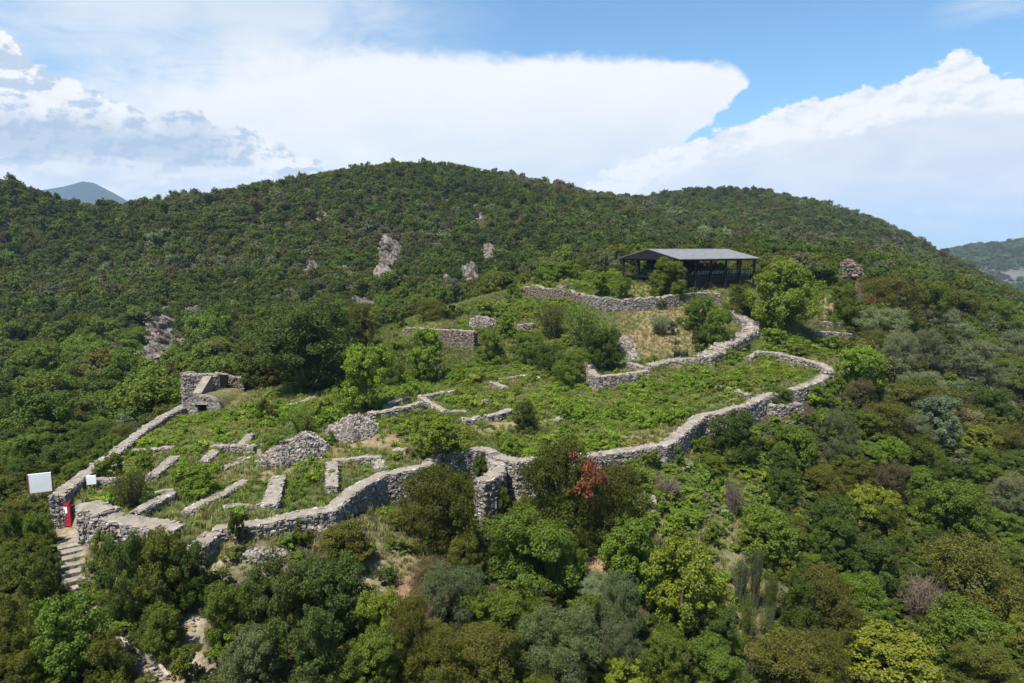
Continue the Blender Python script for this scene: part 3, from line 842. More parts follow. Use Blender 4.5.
W_("long pale wall climbing in bends to the right edge of the ruins", [(602, 453.5), (668, 443), (679, 433), (690, 424), (700, 415), (720, 411), (745, 405), (765, 395), (800, 387), (818, 380), (829, 371)], 0.85, surf=IN, h=0.35, group="outer walls of the ruins", capstones=0.25)
W_("wall at the far right corner, running back uphill left of the bright green tree", [(829, 370), (824, 365), (800, 358), (776, 353), (757, 351)], 0.8, surf=IN, h=0.9, group="outer walls of the ruins")
# round tower: a half-ring of wall bulging out of the line
pc = march(IN, 481, 463, 0.3)
tp = []
for px_, py_ in [(488.5, 452), (495, 459), (499, 466), (497.5, 472), (490, 477), (480, 480)]:
    p_ = at(px_, py_, 1.0)
    tp.append(march(lambda x, y: np.full(np.shape(x), pc[2] - 0.1), px_, py_, 0.0))
stone_wall("round_tower", "rounded stone tower wall with ivy in its hollow, by the front wall", None, 0.95, tops=tp, cat="tower", seed=77, slen=0.27, course=0.18)
# square bastion
bt = [march(IN, px_, py_, -0.5) for px_, py_ in [(771, 404), (786, 403.5), (801, 402.5)]]
zb = bt[0][2]
q0 = march(lambda x, y: np.full(np.shape(x), zb), 772, 406, 0); q1 = march(lambda x, y: np.full(np.shape(x), zb), 801, 403, 0)
dq = (q1 - q0)[:2] / np.linalg.norm((q1 - q0)[:2]); nb = np.array([-dq[1], dq[0]])
corner = [q0 + np.array([*(nb * 1.2), 0]), q1 + np.array([*(nb * 1.2), 0])]
stone_wall("stone_bastion", "square stone bastion with a shrub on top, below the bending right wall", None, 2.6, tops=corner, cat="bastion", seed=78, slen=0.28, course=0.17)

# ---- inner walls
INW = [
 ("thin low wall beside the small leafless shrub, upper left of the ruins", [(133, 449.5), (152, 448.5), (172, 447)], 0.65, 0.7),
 ("slanting wall stub in the grass, middle of the left terrace", [(175, 456), (163, 465.5), (151.5, 476)], 0.85, 0.6),
 ("little wall behind the small white sign", [(96, 479.5), (116, 478.5)], 0.7, 0.9),
 ("dark sided wall behind the square wall block near the gate", [(173, 491.5), (155, 500.5), (136, 511)], 0.7, 0.8),
 ("tiny wall piece above the dark sided wall by the gate", [(157, 491.5), (173, 489.5)], 0.55, 0.5),
 ("upper wall of the little roofless room on the left terrace", [(213, 445.5), (234, 445.5), (254, 445.5)], 0.75, 0.85),
 ("short stub running up from the little roofless room", [(250.5, 434), (246, 439), (241, 444)], 0.7, 0.6),
 ("left side wall of the little roofless room", [(216, 448.5), (210, 455), (204, 461)], 0.75, 0.55),
 ("thin bent wall at the right of the little roofless room", [(252, 448), (247, 456), (240, 462), (224, 467)], 0.5, 0.3),
 ("long low slanting wall above the thick wall at lower left", [(245, 480.5), (222, 493), (204, 502.5), (186, 511)], 0.8, 0.4),
 ("broad wall stub ending with a square face above the front wall", [(278, 475.5), (274, 490), (270, 504)], 1.15, 0.75),
 ("thin low wall left of the broad square ended stub", [(226, 505.5), (248, 505), (266, 504.5)], 0.45, 0.35),
 ("left leg of the right angled wall above the stepped front wall", [(332, 462), (332, 474), (332, 485)], 0.85, 0.85),
 ("upper leg of the right angled wall above the stepped front wall", [(334, 460), (357, 458), (380, 456)], 0.8, 0.7),
 ("short link from the right angled wall down to the front wall", [(377, 460), (381, 467)], 0.8, 0.5),
 ("single block of wall left of the yellow green bush", [(394, 449.5), (405, 449)], 1.0, 0.8),
 ("long wall running down left from the central roofless room", [(421, 402), (400, 407.5), (381, 411), (369, 412.5)], 0.75, 1.0),
 ("short upper wall above the long wall, left of the central room", [(407, 396.5), (396, 400), (387, 405)], 0.75, 0.8),
 ("back wall of the central roofless room", [(421, 396.5), (440, 392.5), (461, 390)], 0.7, 0.65),
 ("right side wall of the central roofless room", [(466, 390.5), (476, 395.5), (485, 401)], 0.75, 0.6),
 ("left side wall of the central roofless room", [(421, 397), (433, 404), (445, 411)], 0.75, 0.8),
 ("low front wall of the central roofless room", [(446, 412), (464, 410.5)], 0.6, 0.4),
 ("curved wall end below the central roofless room", [(487, 415), (500, 413), (509, 409)], 0.85, 0.9),
 ("stone block between the central room and the curved wall end", [(464, 419), (481, 417)], 0.9, 0.75),
 ("left part of the bent wall above the central roofless room", [(491, 380.5), (508, 377.5), (525, 374.5)], 0.7, 0.6),
 ("right part of the bent wall above the central roofless room", [(526, 374.5), (534, 376), (541, 378.5)], 0.65, 0.5),
 ("stub turning down from the bent wall", [(492, 381.5), (499, 384.5), (505, 387)], 0.7, 0.8),
 ("low pale stones in the weeds right of the centre", [(551, 421), (562, 417), (571, 415.5), (580, 421)], 0.7, 0.3),
 ("thin bent wall under the big dark tree", [(280, 406), (294, 403.5), (306, 400.5), (313, 396), (319, 391.5)], 0.6, 0.4),
 ("short flat wall piece below the big dark tree", [(318, 410), (327, 408)], 0.6, 0.4),
 ("low grey wall in the weeds above the bending right wall", [(718, 385.5), (733, 388.5), (749, 394.5)], 0.65, 0.7),
 ("short wall standing below the weeds left of the bent perimeter wall", [(748, 357.5), (757, 352.5)], 0.7, 0.8),
 ("upper of two low grey walls right of the big plane tree", [(822, 321.5), (840, 323)], 0.8, 0.9),
 ("lower of two low grey walls right of the big plane tree", [(813, 331), (832, 332), (850, 333.5)], 0.8, 0.9),
 ("low stones in the weeds left of the first slanting stub", [(120, 461), (116, 466), (108, 470)], 0.6, 0.4),
]
for lb, pts, wd, hh in INW:
    W_(lb, pts, wd * 0.78, h=hh * 0.72, group="inner walls of the ruins")
W_("front of the square walled plot at the foot of the rubble slope", [(589.5, 369), (594, 374.5), (600, 376.5), (625, 373.5), (648, 370)], 0.8, h=1.7, group="inner walls of the ruins")
W_("back edge of the square walled plot at the foot of the rubble slope", [(626, 362), (637, 365), (648, 368.5)], 0.65, h=0.7, group="inner walls of the ruins")
W_("left stub of the square walled plot, under the dark bush", [(589, 362), (592, 366.5)], 0.8, h=1.0, group="inner walls of the ruins")
# terrace walls on the upper slope
W_("tall terrace wall with a rusty top edge, left of the green bushes", [(407, 328), (420, 328), (435, 329.5), (455, 330), (475, 331.5)], 1.0, h=2.6, stone=STONE_BROWN, group="terrace walls on the upper slope")
W_("long terrace wall under the dark roofed shelter", [(585, 295), (600, 297.5), (625, 299.5), (650, 298), (664, 296.5), (676, 294.5)], 1.1, h=1.7, rough=0.2, group="terrace walls on the upper slope")
W_("rough terrace wall at the left, above the green slope", [(523, 287), (533, 286.5), (545, 288.5), (556, 290), (570, 290.5), (584, 295)], 1.1, h=1.4, rough=0.3, stone=STONE_BROWN, group="terrace walls on the upper slope")
W_("short terrace wall between the shelter bush and the plane tree", [(684, 294), (700, 292.5), (718, 293.5)], 1.1, h=1.3, group="terrace walls on the upper slope")
W_("small wall piece among bushes below the rough terrace wall", [(518, 325), (532, 323)], 0.8, h=0.8, group="terrace walls on the upper slope")
W_("broad ragged stone wall climbing diagonally towards the plane tree", [(702, 357), (716, 351), (730, 342), (742, 335), (751, 331), (750, 323), (742, 318), (731, 312)], 2.0, h=0.8, capstones=2.2, rough=0.35, group="terrace walls on the upper slope")
W_("low broken wall between walled plot and the diagonal stone wall", [(650, 365), (665, 361.5), (682, 358.5), (700, 358)], 1.5, h=0.5, capstones=1.2, group="terrace walls on the upper slope")
# heaps
rubble("rubble_heap", "tall pale stone heap beside the path, grass on its left shoulder", [(258, 468), (275, 470), (300, 465), (327, 456), (327, 448), (318, 440), (298, 440), (285, 450), (258, 457)], 1.5, dens=44, seed=5, size=(0.06, 0.26))
rubble("rubble_heap", "rounded pale stone heap in front of the bright leafy tree", [(328, 440), (345, 444), (370, 438), (379, 430), (374, 423), (355, 422), (338, 427), (328, 431)], 1.25, dens=44, seed=6, size=(0.06, 0.26))
rubble("rubble_heap", "grey stone heap on top of the rusty edged terrace wall", [(469, 329), (494, 329), (494, 322), (480, 320), (471, 323)], 1.3, dens=14, seed=7)
rubble("rubble_heap", "flat pale spread of stones below the front wall at lower left", [(235, 560), (262, 566), (288, 560), (292, 552), (275, 548), (250, 551)], 0.25, dens=12, seed=8, size=(0.07, 0.2))
rubble("rubble_heap", "pale stones showing through the weeds right of the red tinged bush", [(640, 512), (655, 515), (667, 509), (664, 500), (650, 497), (640, 502)], 0.35, dens=14, seed=9, size=(0.08, 0.25))
rubble("rubble_heap", "stones sliding down the slope beside the tan grass", [(620, 338), (628, 337), (636, 350), (640, 362), (630, 361), (622, 352)], 0.25, dens=7, seed=10)
rubble("rubble_heap", "scattered stones above the rough terrace wall", [(556, 288), (574, 289), (580, 284), (562, 281)], 0.6, dens=6, seed=12)
tag(rubble("rubble_heap", "small stones along the path at the bottom left", [(100, 622), (112, 630), (135, 655), (158, 668), (172, 680), (165, 683), (140, 668), (115, 645)], 0.12, dens=5, seed=13, size=(0.05, 0.15)), kind='stuff')
tag(rubble("rubble_heap", "loose stones down the bare track left of the big dark thicket", [(208, 570), (204, 600), (196, 630), (190, 655), (184, 655), (188, 630), (197, 598)], 0.10, dens=4, seed=14, size=(0.04, 0.12)), kind='stuff')
rubble("rubble_heap", "rubble below the thick lower left wall by the bushes", [(300, 522), (330, 516), (345, 520), (330, 530), (305, 532)], 0.3, dens=7, seed=15, size=(0.08, 0.2))
rubble("rubble_heap", "loose stones under the front wall right of the round tower", [(500, 478), (520, 468), (545, 468), (560, 472), (552, 490), (530, 500), (505, 508)], 0.35, dens=9, seed=16, size=(0.09, 0.28))
rubble("rubble_heap", "stones under the eaves in front of the shelter", [(690, 285), (712, 286), (715, 282), (697, 280)], 0.4, dens=6, seed=17)

# rocks on the far hillside, and the crag on the right crest
def rock_mat():
    m, n, out = mat("cliff_rock")
    p_ = pos(n)
    c = n.ramp(n.noise(p_, 0.35, 7, 0.68), [(0.33, (0.04, 0.033, 0.028)), (0.5, (0.145, 0.124, 0.108)), (0.7, (0.265, 0.238, 0.218))])
    c = n.mix(n.ss(n.noise(p_, 1.6, 4, 0.6), 0.55, 0.7), c, (0.085, 0.085, 0.055))
    principled(n, out, c, 0.95, 0.1, n.noise(p_, 1.2, 6, 0.7), 1.0, 0.5)
    return m
ROCK = rock_mat()
def outcrop(label, px, py, wpx, hpx, seed, n=5, name="rock_outcrop"):
    """a craggy patch of bare rock standing out of the slope"""
    rng = np.random.default_rng(seed)
    c = hit(px, py)
    top, bot = hit(px, py - hpx * 0.62), hit(px, py + hpx * 0.62)
    wm = wpx * c[1] / FPX * 0.70
    nu, nv = max(14, int(wpx * 1.6)), max(14, int(hpx * 1.6))
    U, Vv = np.meshgrid(np.linspace(-1, 1, nu), np.linspace(-1, 1, nv))
    x = c[0] + U * wm + (bot[0] + (top[0] - bot[0]) * (Vv + 1) / 2 - c[0]); y = bot[1] + (top[1] - bot[1]) * (Vv + 1) / 2
    z = Hg(x, y)
    rad = np.hypot(U, Vv) + 0.30 * wrap_noise(U * 3 + seed, Vv * 3, 1.4, seed) + 0.14 * wrap_noise(U * 3, Vv * 3 + seed, 3.7, seed + 1)
    env = np.clip((0.92 - rad) * 2.6, -0.6, 1)
    q = wrap_noise(x, z * 1.7 + y, 1.1, seed + 2) + 0.7 * wrap_noise(x, z * 1.5, 2.9, seed + 3)
    st = np.floor(q * 2.2) / 2.2 + 0.25 * (q * 2.2 % 1)
    amp = 1.3 + 0.10 * wm
    out = env * amp * (0.9 + 1.15 * st) + rng.normal(0, 0.07, x.shape) * (env > 0)
    P_ = np.stack([x - 0.15 * out, y - 0.72 * out, z + 0.55 * out], -1)
    i_ = np.arange(nv - 1)[:, None] * nu + np.arange(nu - 1)[None]
    F = np.stack([i_, i_ + 1, i_ + nu + 1, i_ + nu], -1).reshape(-1, 4)
    o = mesh_obj(name, P_.reshape(-1, 3), F, [ROCK]); tag(o, label, "rocks", "rock outcrops on the far hillside")
    RB.append((px - wpx * 0.5, px + wpx * 0.5, py - hpx * 0.5, py + hpx * 0.5))
    return o
RB = []
for k, (lb, px, py, w_, h_, n) in enumerate([
    ("large grey cliff in the scrub above the ruined house, upper part", 163, 335, 46, 38, 7), ("lower grey cliff piece just left of the ruined house", 160, 376, 24, 32, 5), ("pale ledge at the left of the cliff above the ruined house", 146, 352, 26, 14, 5),
    ("tall pinkish rock face high in the middle of the hill", 391, 248, 22, 30, 6), ("pinkish rock below the tall rock face", 382, 268, 16, 15, 4), ("round grey boulder on the hill above the big dark tree", 309, 264, 14, 13, 3),
    ("pale rock above the green slope, right of the hill's centre", 470, 273, 19, 22, 5), ("small rocks left of the pale rock above the slope", 449, 281, 12, 12, 4), ("bare rock strip low on the hill near the brown tree", 370, 306, 14, 14, 4),
    ("small tan rocks high on the hill, right of the tall face", 421, 233, 6, 8, 3), ("tan rock chips upper right of the hill", 480, 215, 7, 6, 3), ("tan streak of rocks on the hill above the pale rock", 490, 250, 12, 20, 5),
    ("bare rocks between the boulder and the big dark tree", 285, 290, 14, 10, 4), ("thin rocks at left of the tall rock face", 360, 300, 9, 12, 3), ("grey rock chips in the scrub right of the cliff", 197, 312, 16, 12, 4), ("pale chips far left on the hill", 190, 262, 9, 6, 3), ("rock chips in the scrub left of the boulder", 345, 268, 9, 7, 3),
    ("rocks beside the saddle left of the tall face", 350, 285, 10, 8, 3)]):
    outcrop(lb, px, py, w_, h_, 300 + k, n)
# ------------------------------------------------------------------ built things
DARKM = plain("dark_steel_and_shade", (0.012, 0.011, 0.012), 0.6, 0.2, 0.0, 0.25, 2.0)  # steel colour; also paints shade in the gable and under the deck
def roof_mat():
    m, n, out = mat("grey_roof_sheet")
    p_ = objco(n)
    w = n.n('ShaderNodeTexWave', wave_type='BANDS', bands_direction='X'); n.put(w.inputs['Vector'], p_); w.inputs['Scale'].default_value = 1.6
    c = n.mix(n.ss(n.noise(p_, 1.4, 5, 0.6), 0.35, 0.7), (0.12, 0.12, 0.125), (0.18, 0.178, 0.18))
    principled(n, out, c, 0.6, 0.25, w.outputs['Fac'], 0.5, 0.04)
    return m
ROOFM = roof_mat()
WHITE = plain("white_board", (0.80, 0.81, 0.83), 0.5, 0.3, 0, 0.06, 1.0)
RED = plain("red_paint", (0.30, 0.016, 0.028), 0.6, 0.3, 0, 0.2, 3.0)
GREYM = plain("galvanised_post", (0.36, 0.37, 0.38), 0.5, 0.5, 0.3, 0.2, 4.0)
WOODM = plain("weathered_wood", (0.36, 0.26, 0.17), 0.85, 0.15, 0, 0.3, 5.0)
RAILM = plain("pale_rail_slats", (0.55, 0.54, 0.52), 0.7, 0.2, 0, 0.2, 4.0)

# shelter: gable roof on posts over a dug site, dark railing round a walkway
c1 = np.array([27.0, 112.2]); ax = np.array([15.6, 10.2]); LEN = np.linalg.norm(ax); ax /= LEN; pr = np.array([-ax[1], ax[0]]); WID = 13.2
zE = CZ - 1.62; zR = CZ - 0.12
def sh(s, t, z): return np.array([*(c1 + ax * s + pr * t), z])
zF = max(hz(*sh(s, t, 0)[:2]) for s in (2, LEN - 2) for t in (2, WID - 2)) + 0.25
zF = min(zF, zE - 3.2)
shelter = empty("shelter", (*(c1 + ax * LEN / 2 + pr * WID / 2), zF))
tag(shelter, "dark open sided shelter with low grey gabled roof on the hilltop", "shelter")
inv = Vector(shelter.location)
def part(m, name, mats, parent=shelter, base=None):
    bse = np.array(base if base is not None else shelter.location)
    m.v = [v - bse for v in m.v]
    return m.build(name, mats, parent)
ov = 0.7
for sgn_ in (0, 1):
    m = MB()
    t0_, t1_ = (-ov, WID / 2) if sgn_ == 0 else (WID + ov, WID / 2)
    zl = zE - 0.12
    a, b_, c_, d_ = sh(-ov, t0_, zl), sh(LEN + ov, t0_, zl), sh(LEN + ov - 4.2 * 0, t1_, zR), sh(-ov, t1_, zR)
    th = np.array([0, 0, 0.10])
    V = np.array([a, b_, c_, d_, a - th, b_ - th, c_ - th, d_ - th])
    F = np.array([(0, 1, 2, 3), (7, 6, 5, 4), (0, 4, 5, 1), (1, 5, 6, 2), (2, 6, 7, 3), (3, 7, 4, 0)])
    if sgn_: F = F[:, ::-1]
    m.add(V, F)
    part(m, "roof_slope", [ROOFM])
m = MB(); m.bar(sh(-ov, WID / 2, zR + 0.03), sh(LEN + ov, WID / 2, zR + 0.03), 0.35, 0.08); part(m, "ridge_cap", [ROOFM])
for s_ in (-ov + 0.1, LEN + ov - 0.1):
    m = MB()
    V = []
    for q in (-0.06, 0.06):
        V += [sh(s_ + q, -ov + 0.3, zE - 0.25), sh(s_ + q, WID + ov - 0.3, zE - 0.25), sh(s_ + q, WID / 2, zR - 0.14)]
    m.add(V, np.array([(0, 1, 2), (5, 4, 3)])); m.add(V, np.array([(0, 3, 4, 1), (1, 4, 5, 2), (2, 5, 3, 0)]))
    part(m, "gable", [DARKM])  # solid near-black panel painting the shade of the open truss
m = MB()
for t_ in (0, WID): m.bar(sh(-0.3, t_, zE - 0.34), sh(LEN + 0.3, t_, zE - 0.34), 0.18, 0.26)
for s_ in (0, LEN / 4, LEN / 2, LEN * 3 / 4, LEN):
    m.bar(sh(s_, 0, zE - 0.34), sh(s_, WID, zE - 0.34), 0.14, 0.22)
    for t_ in (0.25, 0.5, 0.75): m.bar(sh(s_, WID * t_, zE - 0.34), sh(s_, WID * t_, zE - 0.3 + (zR - zE) * (1 - abs(t_ - 0.5) * 2)), 0.1)
part(m, "roof_beams", [DARKM])
for t_ in (0, WID * 0.27, WID * 0.73, WID):
    for s_ in np.linspace(0, LEN, 6 if t_ in (0, WID) else 4):
        if t_ not in (0, WID) and s_ not in (0, LEN): continue
        q = sh(s_, t_, 0); g = hz(q[0], q[1])
        m = MB(); m.bar((q[0], q[1], g - 0.3), (q[0], q[1], zE - 0.3), 0.30); part(m, "post", [DARKM])
m = MB()
for t_ in (1.0, WID - 1.0):
    m.box(sh(LEN / 2, t_, zF), (LEN / 2 - 0.2, 0.75, 0.12), np.array([[*ax, 0], [*pr, 0], [0, 0, 1]]))
for s_ in (1.0, LEN - 1.0): m.box(sh(s_, WID / 2, zF - 0.01), (0.75, WID / 2 - 1.7, 0.12), np.array([[*ax, 0], [*pr, 0], [0, 0, 1]]))
m.box(sh(LEN / 2, 0.35, zF - 0.42), (LEN / 2 - 0.3, 0.06, 0.28), np.array([[*ax, 0], [*pr, 0], [0, 0, 1]]))  # dark fascia strip painted in for the shadow below the deck
part(m, "walkway", [DARKM])
for t_, lb in ((0.3, 0), (WID - 1.9, 1)):
    m = MB()
    for zz in (0.45, 1.15): m.bar(sh(0.4, t_, zF + zz), sh(LEN - 0.3, t_, zF + zz), 0.07, 0.07 if zz < 1 else 0.10)
    for s_ in np.arange(0.5, LEN, 1.6): m.bar(sh(s_, t_, zF), sh(s_, t_, zF + 1.15), 0.07)
    r_ = part(m, "railing", [DARKM])
    m = MB()
    for s_ in np.arange(3.2, LEN - 0.6, 0.62): m.bar(sh(s_, t_ - 0.07, zF + 0.5), sh(s_ + 0.42, t_ - 0.07, zF + 1.08), 0.09, 0.03)
    part(m, "slats", [RAILM], r_, (0, 0, 0) if False else shelter.location)
    
m = MB()
for s_, t_ in ((2.5, 4.5), (5.5, 5.2), (8.5, 4.4), (12, 5.0), (15, 4.6)):
    g = hz(*sh(s_, t_, 0)[:2]); m.box(sh(s_, t_, g + 0.15), (1.0, 0.5, 0.3), np.array([[*ax, 0], [*pr, 0], [0, 0, 1]]))
part(m, "sheltered_ruins", [CORE])

# little dark fence on the diagonal wall
fp = [march(H, *p, 1.1) for p in [(716, 358), (727, 354.5), (739, 349.5), (750, 344)]]
fence = empty("fence", tuple(fp[0] - np.array([0, 0, 1.0])))
tag(fence, "small dark metal fence along the foot of the diagonal stone wall", "fence")
m = MB()
for a, b_ in zip(fp[:-1], fp[1:]):
    m.bar(a, b_, 0.09); m.bar(a - [0, 0, 0.5], b_ - [0, 0, 0.5], 0.07)
part(m, "rails", [DARKM], fence, fence.location)
for q in resample(np.array(fp), 1.3):
    m = MB(); m.bar(q - [0, 0, 1.4], q, 0.12); part(m, "post", [DARKM], fence, fence.location)

# gate with a white notice
_tc = -PW[7][:2] / np.linalg.norm(PW[7][:2]); g0 = np.array([*(PW[7][:2] + _tc * 1.25 + np.array([-_tc[1], _tc[0]]) * 0.05), 0.0]); g0[2] = hz(g0[0], g0[1]); 
gl = empty("gate", (g0[0], g0[1], g0[2]))
tag(gl, "narrow red metal gate leaf with a white notice at the end of the wall", "gate")
gd = np.array([0.98, -0.19, 0.0]); gn = np.array([0.19, 0.98, 0.0])
ga = np.array([gd, gn, [0, 0, 1.0]])
m = MB()
m.box((0.40 * gd[0], 0.40 * gd[1], 0.95), (0.40, 0.03, 0.70), ga)
for zz in (0.2, 1.68): m.box((0.40 * gd[0], 0.40 * gd[1], zz), (0.44, 0.045, 0.05), ga)
for q in (0.0, 0.8): m.box((q * gd[0], q * gd[1], 0.95), (0.05, 0.045, 0.95), ga)
m.build("gate_leaf", [RED], gl)
m = MB(); m.box(np.array([0.38 * gd[0], 0.38 * gd[1], 1.3]) + np.array([0.045, -0.045, 0]), (0.2, 0.02, 0.22), ga)
m.box(np.array([0.38 * gd[0], 0.38 * gd[1], 1.3]) - gn * 0.045, (0.2, 0.012, 0.22), ga)
m.build("notice", [WHITE], gl)
m = MB(); m.bar((0.82 * gd[0], 0.82 * gd[1], 1.62), (0.82 * gd[0] + 0.25, 0.82 * gd[1] + 0.1, 1.64), 0.06, 0.09); m.build("gate_arm", [RED], gl)

# large white board with red side, seen left of the gate
def board(name, label, px, py0, py1, wpx, tilt, yaw, red, posts_, legh):
    base = hit(px, py1 + legh)
    mpp = base[1] / FPX
    w, h = wpx * mpp, (py1 - py0) * mpp
    e = empty(name, tuple(base)); tag(e, label, "sign")
    z0 = legh * mpp * 0.95
    A = np.array([[math.cos(yaw), math.sin(yaw), 0], [-math.sin(yaw), math.cos(yaw), 0], [0, 0, 1.0]])
    A[0] += np.array([0, 0, tilt]); A[0] /= np.linalg.norm(A[0])
    m = MB(); m.box((0, 0, z0 + h / 2), (w / 2, 0.05, h / 2), A); m.build("panel", [WHITE], e)
    if red:
        m = MB(); m.box(np.array([0, 0, z0 + h / 2]) - A[0] * (w / 2 + 0.04), (0.05, 0.07, h / 2 * 0.98), A)
        m.box(np.array([0, 0, z0 + h / 2]) + A[1] * 0.075, (w / 2, 0.02, h / 2 * 0.97), A); m.build("side_frame", [RED], e)
        m = MB(); m.box(np.array([0, 0, z0 + h / 2]) + A[0] * (w / 2 + 0.03), (0.03, 0.08, h / 2), A); m.build("edge_strip", [DARKM], e)
    for q in posts_:
        m = MB(); m.bar(np.array([0, 0, -0.3]) + A[0] * q * w / 2 + A[1] * 0.10, np.array([0, 0, z0 + h * 0.8]) + A[0] * q * w / 2 + A[1] * 0.10, 0.07); m.build("post", [GREYM], e)
board("information_board", "large blank white board with red side edge, left of the gate", 42, 470.5, 490.5, 20, -0.03, 0.5, True, (-0.7, 0.7), 12)
board("small_sign", "small blank white sign on thin posts inside the left wall", 92.3, 474, 483.3, 8.6, 0.0, 0.35, False, (-0.75, 0.8), 8)
p_ = hit(37, 513)
m = MB(); m.box((0, 0, 0.35), (0.33, 0.14, 0.04)); m.box((0, 0.13, 0.22), (0.33, 0.025, 0.14)); m.box((-0.26, 0, 0.15), (0.03, 0.12, 0.2)); m.box((0.26, 0, 0.15), (0.03, 0.12, 0.2))
o = m.build("wooden_box", [WOODM]); o.location = tuple(p_); tag(o, "little tan wooden box in the grass below the big white board", "box")

# stone steps below the gate: each step is one slab of the stair
st = empty("stone_steps", tuple(hit(76, 600))); tag(st, "flight of worn stone steps climbing to the red gate", "steps")
rng = np.random.default_rng(5)
sa, sb = hit(71, 537), hit(80, 607)
nst = 11
dv = (sb - sa)[:2]; dv /= np.linalg.norm(dv); sd_ = np.array([-dv[1], dv[0]])
for k in range(nst):
    f = (k + 0.5) / nst
    c = sa + (sb - sa) * f; zz = hz(c[0], c[1])
    m = MB()
    A = np.array([[*sd_, rng.normal(0, 0.03)], [*dv, -0.05], [0, 0, 1.0]])
    m.box((c[0], c[1], zz + 0.02), (0.72 + rng.uniform(-0.1, 0.1), 0.30, 0.16), A, 0)
    for j in range(7):
        q = np.array([c[0], c[1], zz + 0.10]) + np.array([*(sd_ * (j - 3) * 0.21), 0]) + np.array([*(dv * 0.27), 0])
        Vb, Fb = rock_boxes(q[None], A[None], np.array([[0.10, 0.07, 0.10]]), rng, 0.25); m.add(Vb, Fb, 1)
    part(m, "step", [CAP, STONE], st, st.location)
# timber edging at the bottom path
pp = [hit(*q) for q in [(112, 636), (128, 646), (146, 657), (160, 668), (168, 679)]]
m = MB()
for a, b_ in zip(pp[:-1], pp[1:]): m.bar(a + [0, 0, 0.12], b_ + [0, 0, 0.12], 0.16, 0.2)
o = m.build("path_edging", [plain("old_timber", (0.30, 0.26, 0.22), 0.9, 0.1, 0, 0.3)]); tag(o, "old grey timber edging along the path at the bottom left", "edging")

# ruined house at the far left corner
hb = hit(190, 402)
hs = empty("ruined_house", tuple(march(IN, 203, 411, 0.0))); tag(hs, "ruined stone house with a vaulted cellar door at the left corner", "ruin")
B0 = np.array(hs.location)
mpp = B0[1] / FPX
def hp(px, dy, z): return np.array([(px - 203) * mpp * (1 + dy / B0[1]), dy, z])
m = MB()
# vaulted front: an arched wall with an opening
def arch_wall(m, x0, x1, y, z0, zc, ztop, dx0, dx1, dz0, dz1, thick, seg=14):
    xs = sorted(set(list(np.linspace(x0, x1, seg)) + [dx0, dx1]))
    top = lambda x: zc + (ztop - zc) * math.sqrt(max(0, 1 - ((x - (x0 + x1) / 2) / ((x1 - x0) / 2)) ** 2))
    for a, b_ in zip(xs[:-1], xs[1:]):
        mid = 0.5 * (a + b_)
        cols = [(z0, dz0), (dz1, None)] if dx0 <= mid <= dx1 else [(z0, None)]
        for lo, hi in cols:
            za, zb_ = (top(a), top(b_)) if hi is None else (hi, hi)
            V = [(a, y, lo), (b_, y, lo), (b_, y, zb_), (a, y, za), (a, y + thick, lo), (b_, y + thick, lo), (b_, y + thick, zb_), (a, y + thick, za)]
            m.add(V, np.array([(0, 1, 2, 3), (7, 6, 5, 4), (3, 2, 6, 7), (0, 4, 5, 1), (0, 3, 7, 4), (1, 5, 6, 2)]), 1)
k_ = mpp
arch_wall(m, -1.9, 2.3, -0.6, -0.9, 0.55, 1.85, -0.25, 0.75, -0.2, 0.92, 0.7)
rng = np.random.default_rng(8)
Cs, As, Hs = [], [], []
for _ in range(520):
    x = rng.uniform(-1.9, 2.3); z = rng.uniform(-0.7, 1.85)
    tp_ = 0.55 + 1.3 * math.sqrt(max(0, 1 - ((x - 0.2) / 2.1) ** 2))
    if z > tp_ - 0.02 or (-0.38 < x < 0.88 and -0.2 < z < 1.05): continue
    Cs.append((x, -0.62, z)); As.append(np.eye(3) + rng.normal(0, 0.12, (3, 3))); Hs.append((rng.uniform(0.1, 0.22), 0.1, rng.uniform(0.06, 0.11)))
for a in np.linspace(0.12, math.pi - 0.12, 22):          # ring of the vault
    Cs.append((0.2 - 2.05 * math.cos(a), -0.45, 0.55 + 1.33 * math.sin(a))); As.append(np.array([[math.sin(a), 0, math.cos(a)], [0, 1, 0], [-math.cos(a), 0, math.sin(a)]])); Hs.append((0.16, 0.32, 0.12))
Cs.append((0.25, -0.66, 1.02)); As.append(np.eye(3)); Hs.append((0.7, 0.14, 0.11))
Vb, Fb = rock_boxes(np.array(Cs), np.array(As), np.array(Hs), rng); m.add(Vb, Fb, 0)
m.build("vault_front", [STONE, CORE, CAP], hs)
m = MB(); m.box((0.25, 1.2, 0.3), (1.7, 0.05, 1.0)); m.build("cellar", [plain("cellar_shade", (0.02, 0.018, 0.016), 0.95, 0.05)], hs)  # near-black sheet painting the shade inside the arched opening
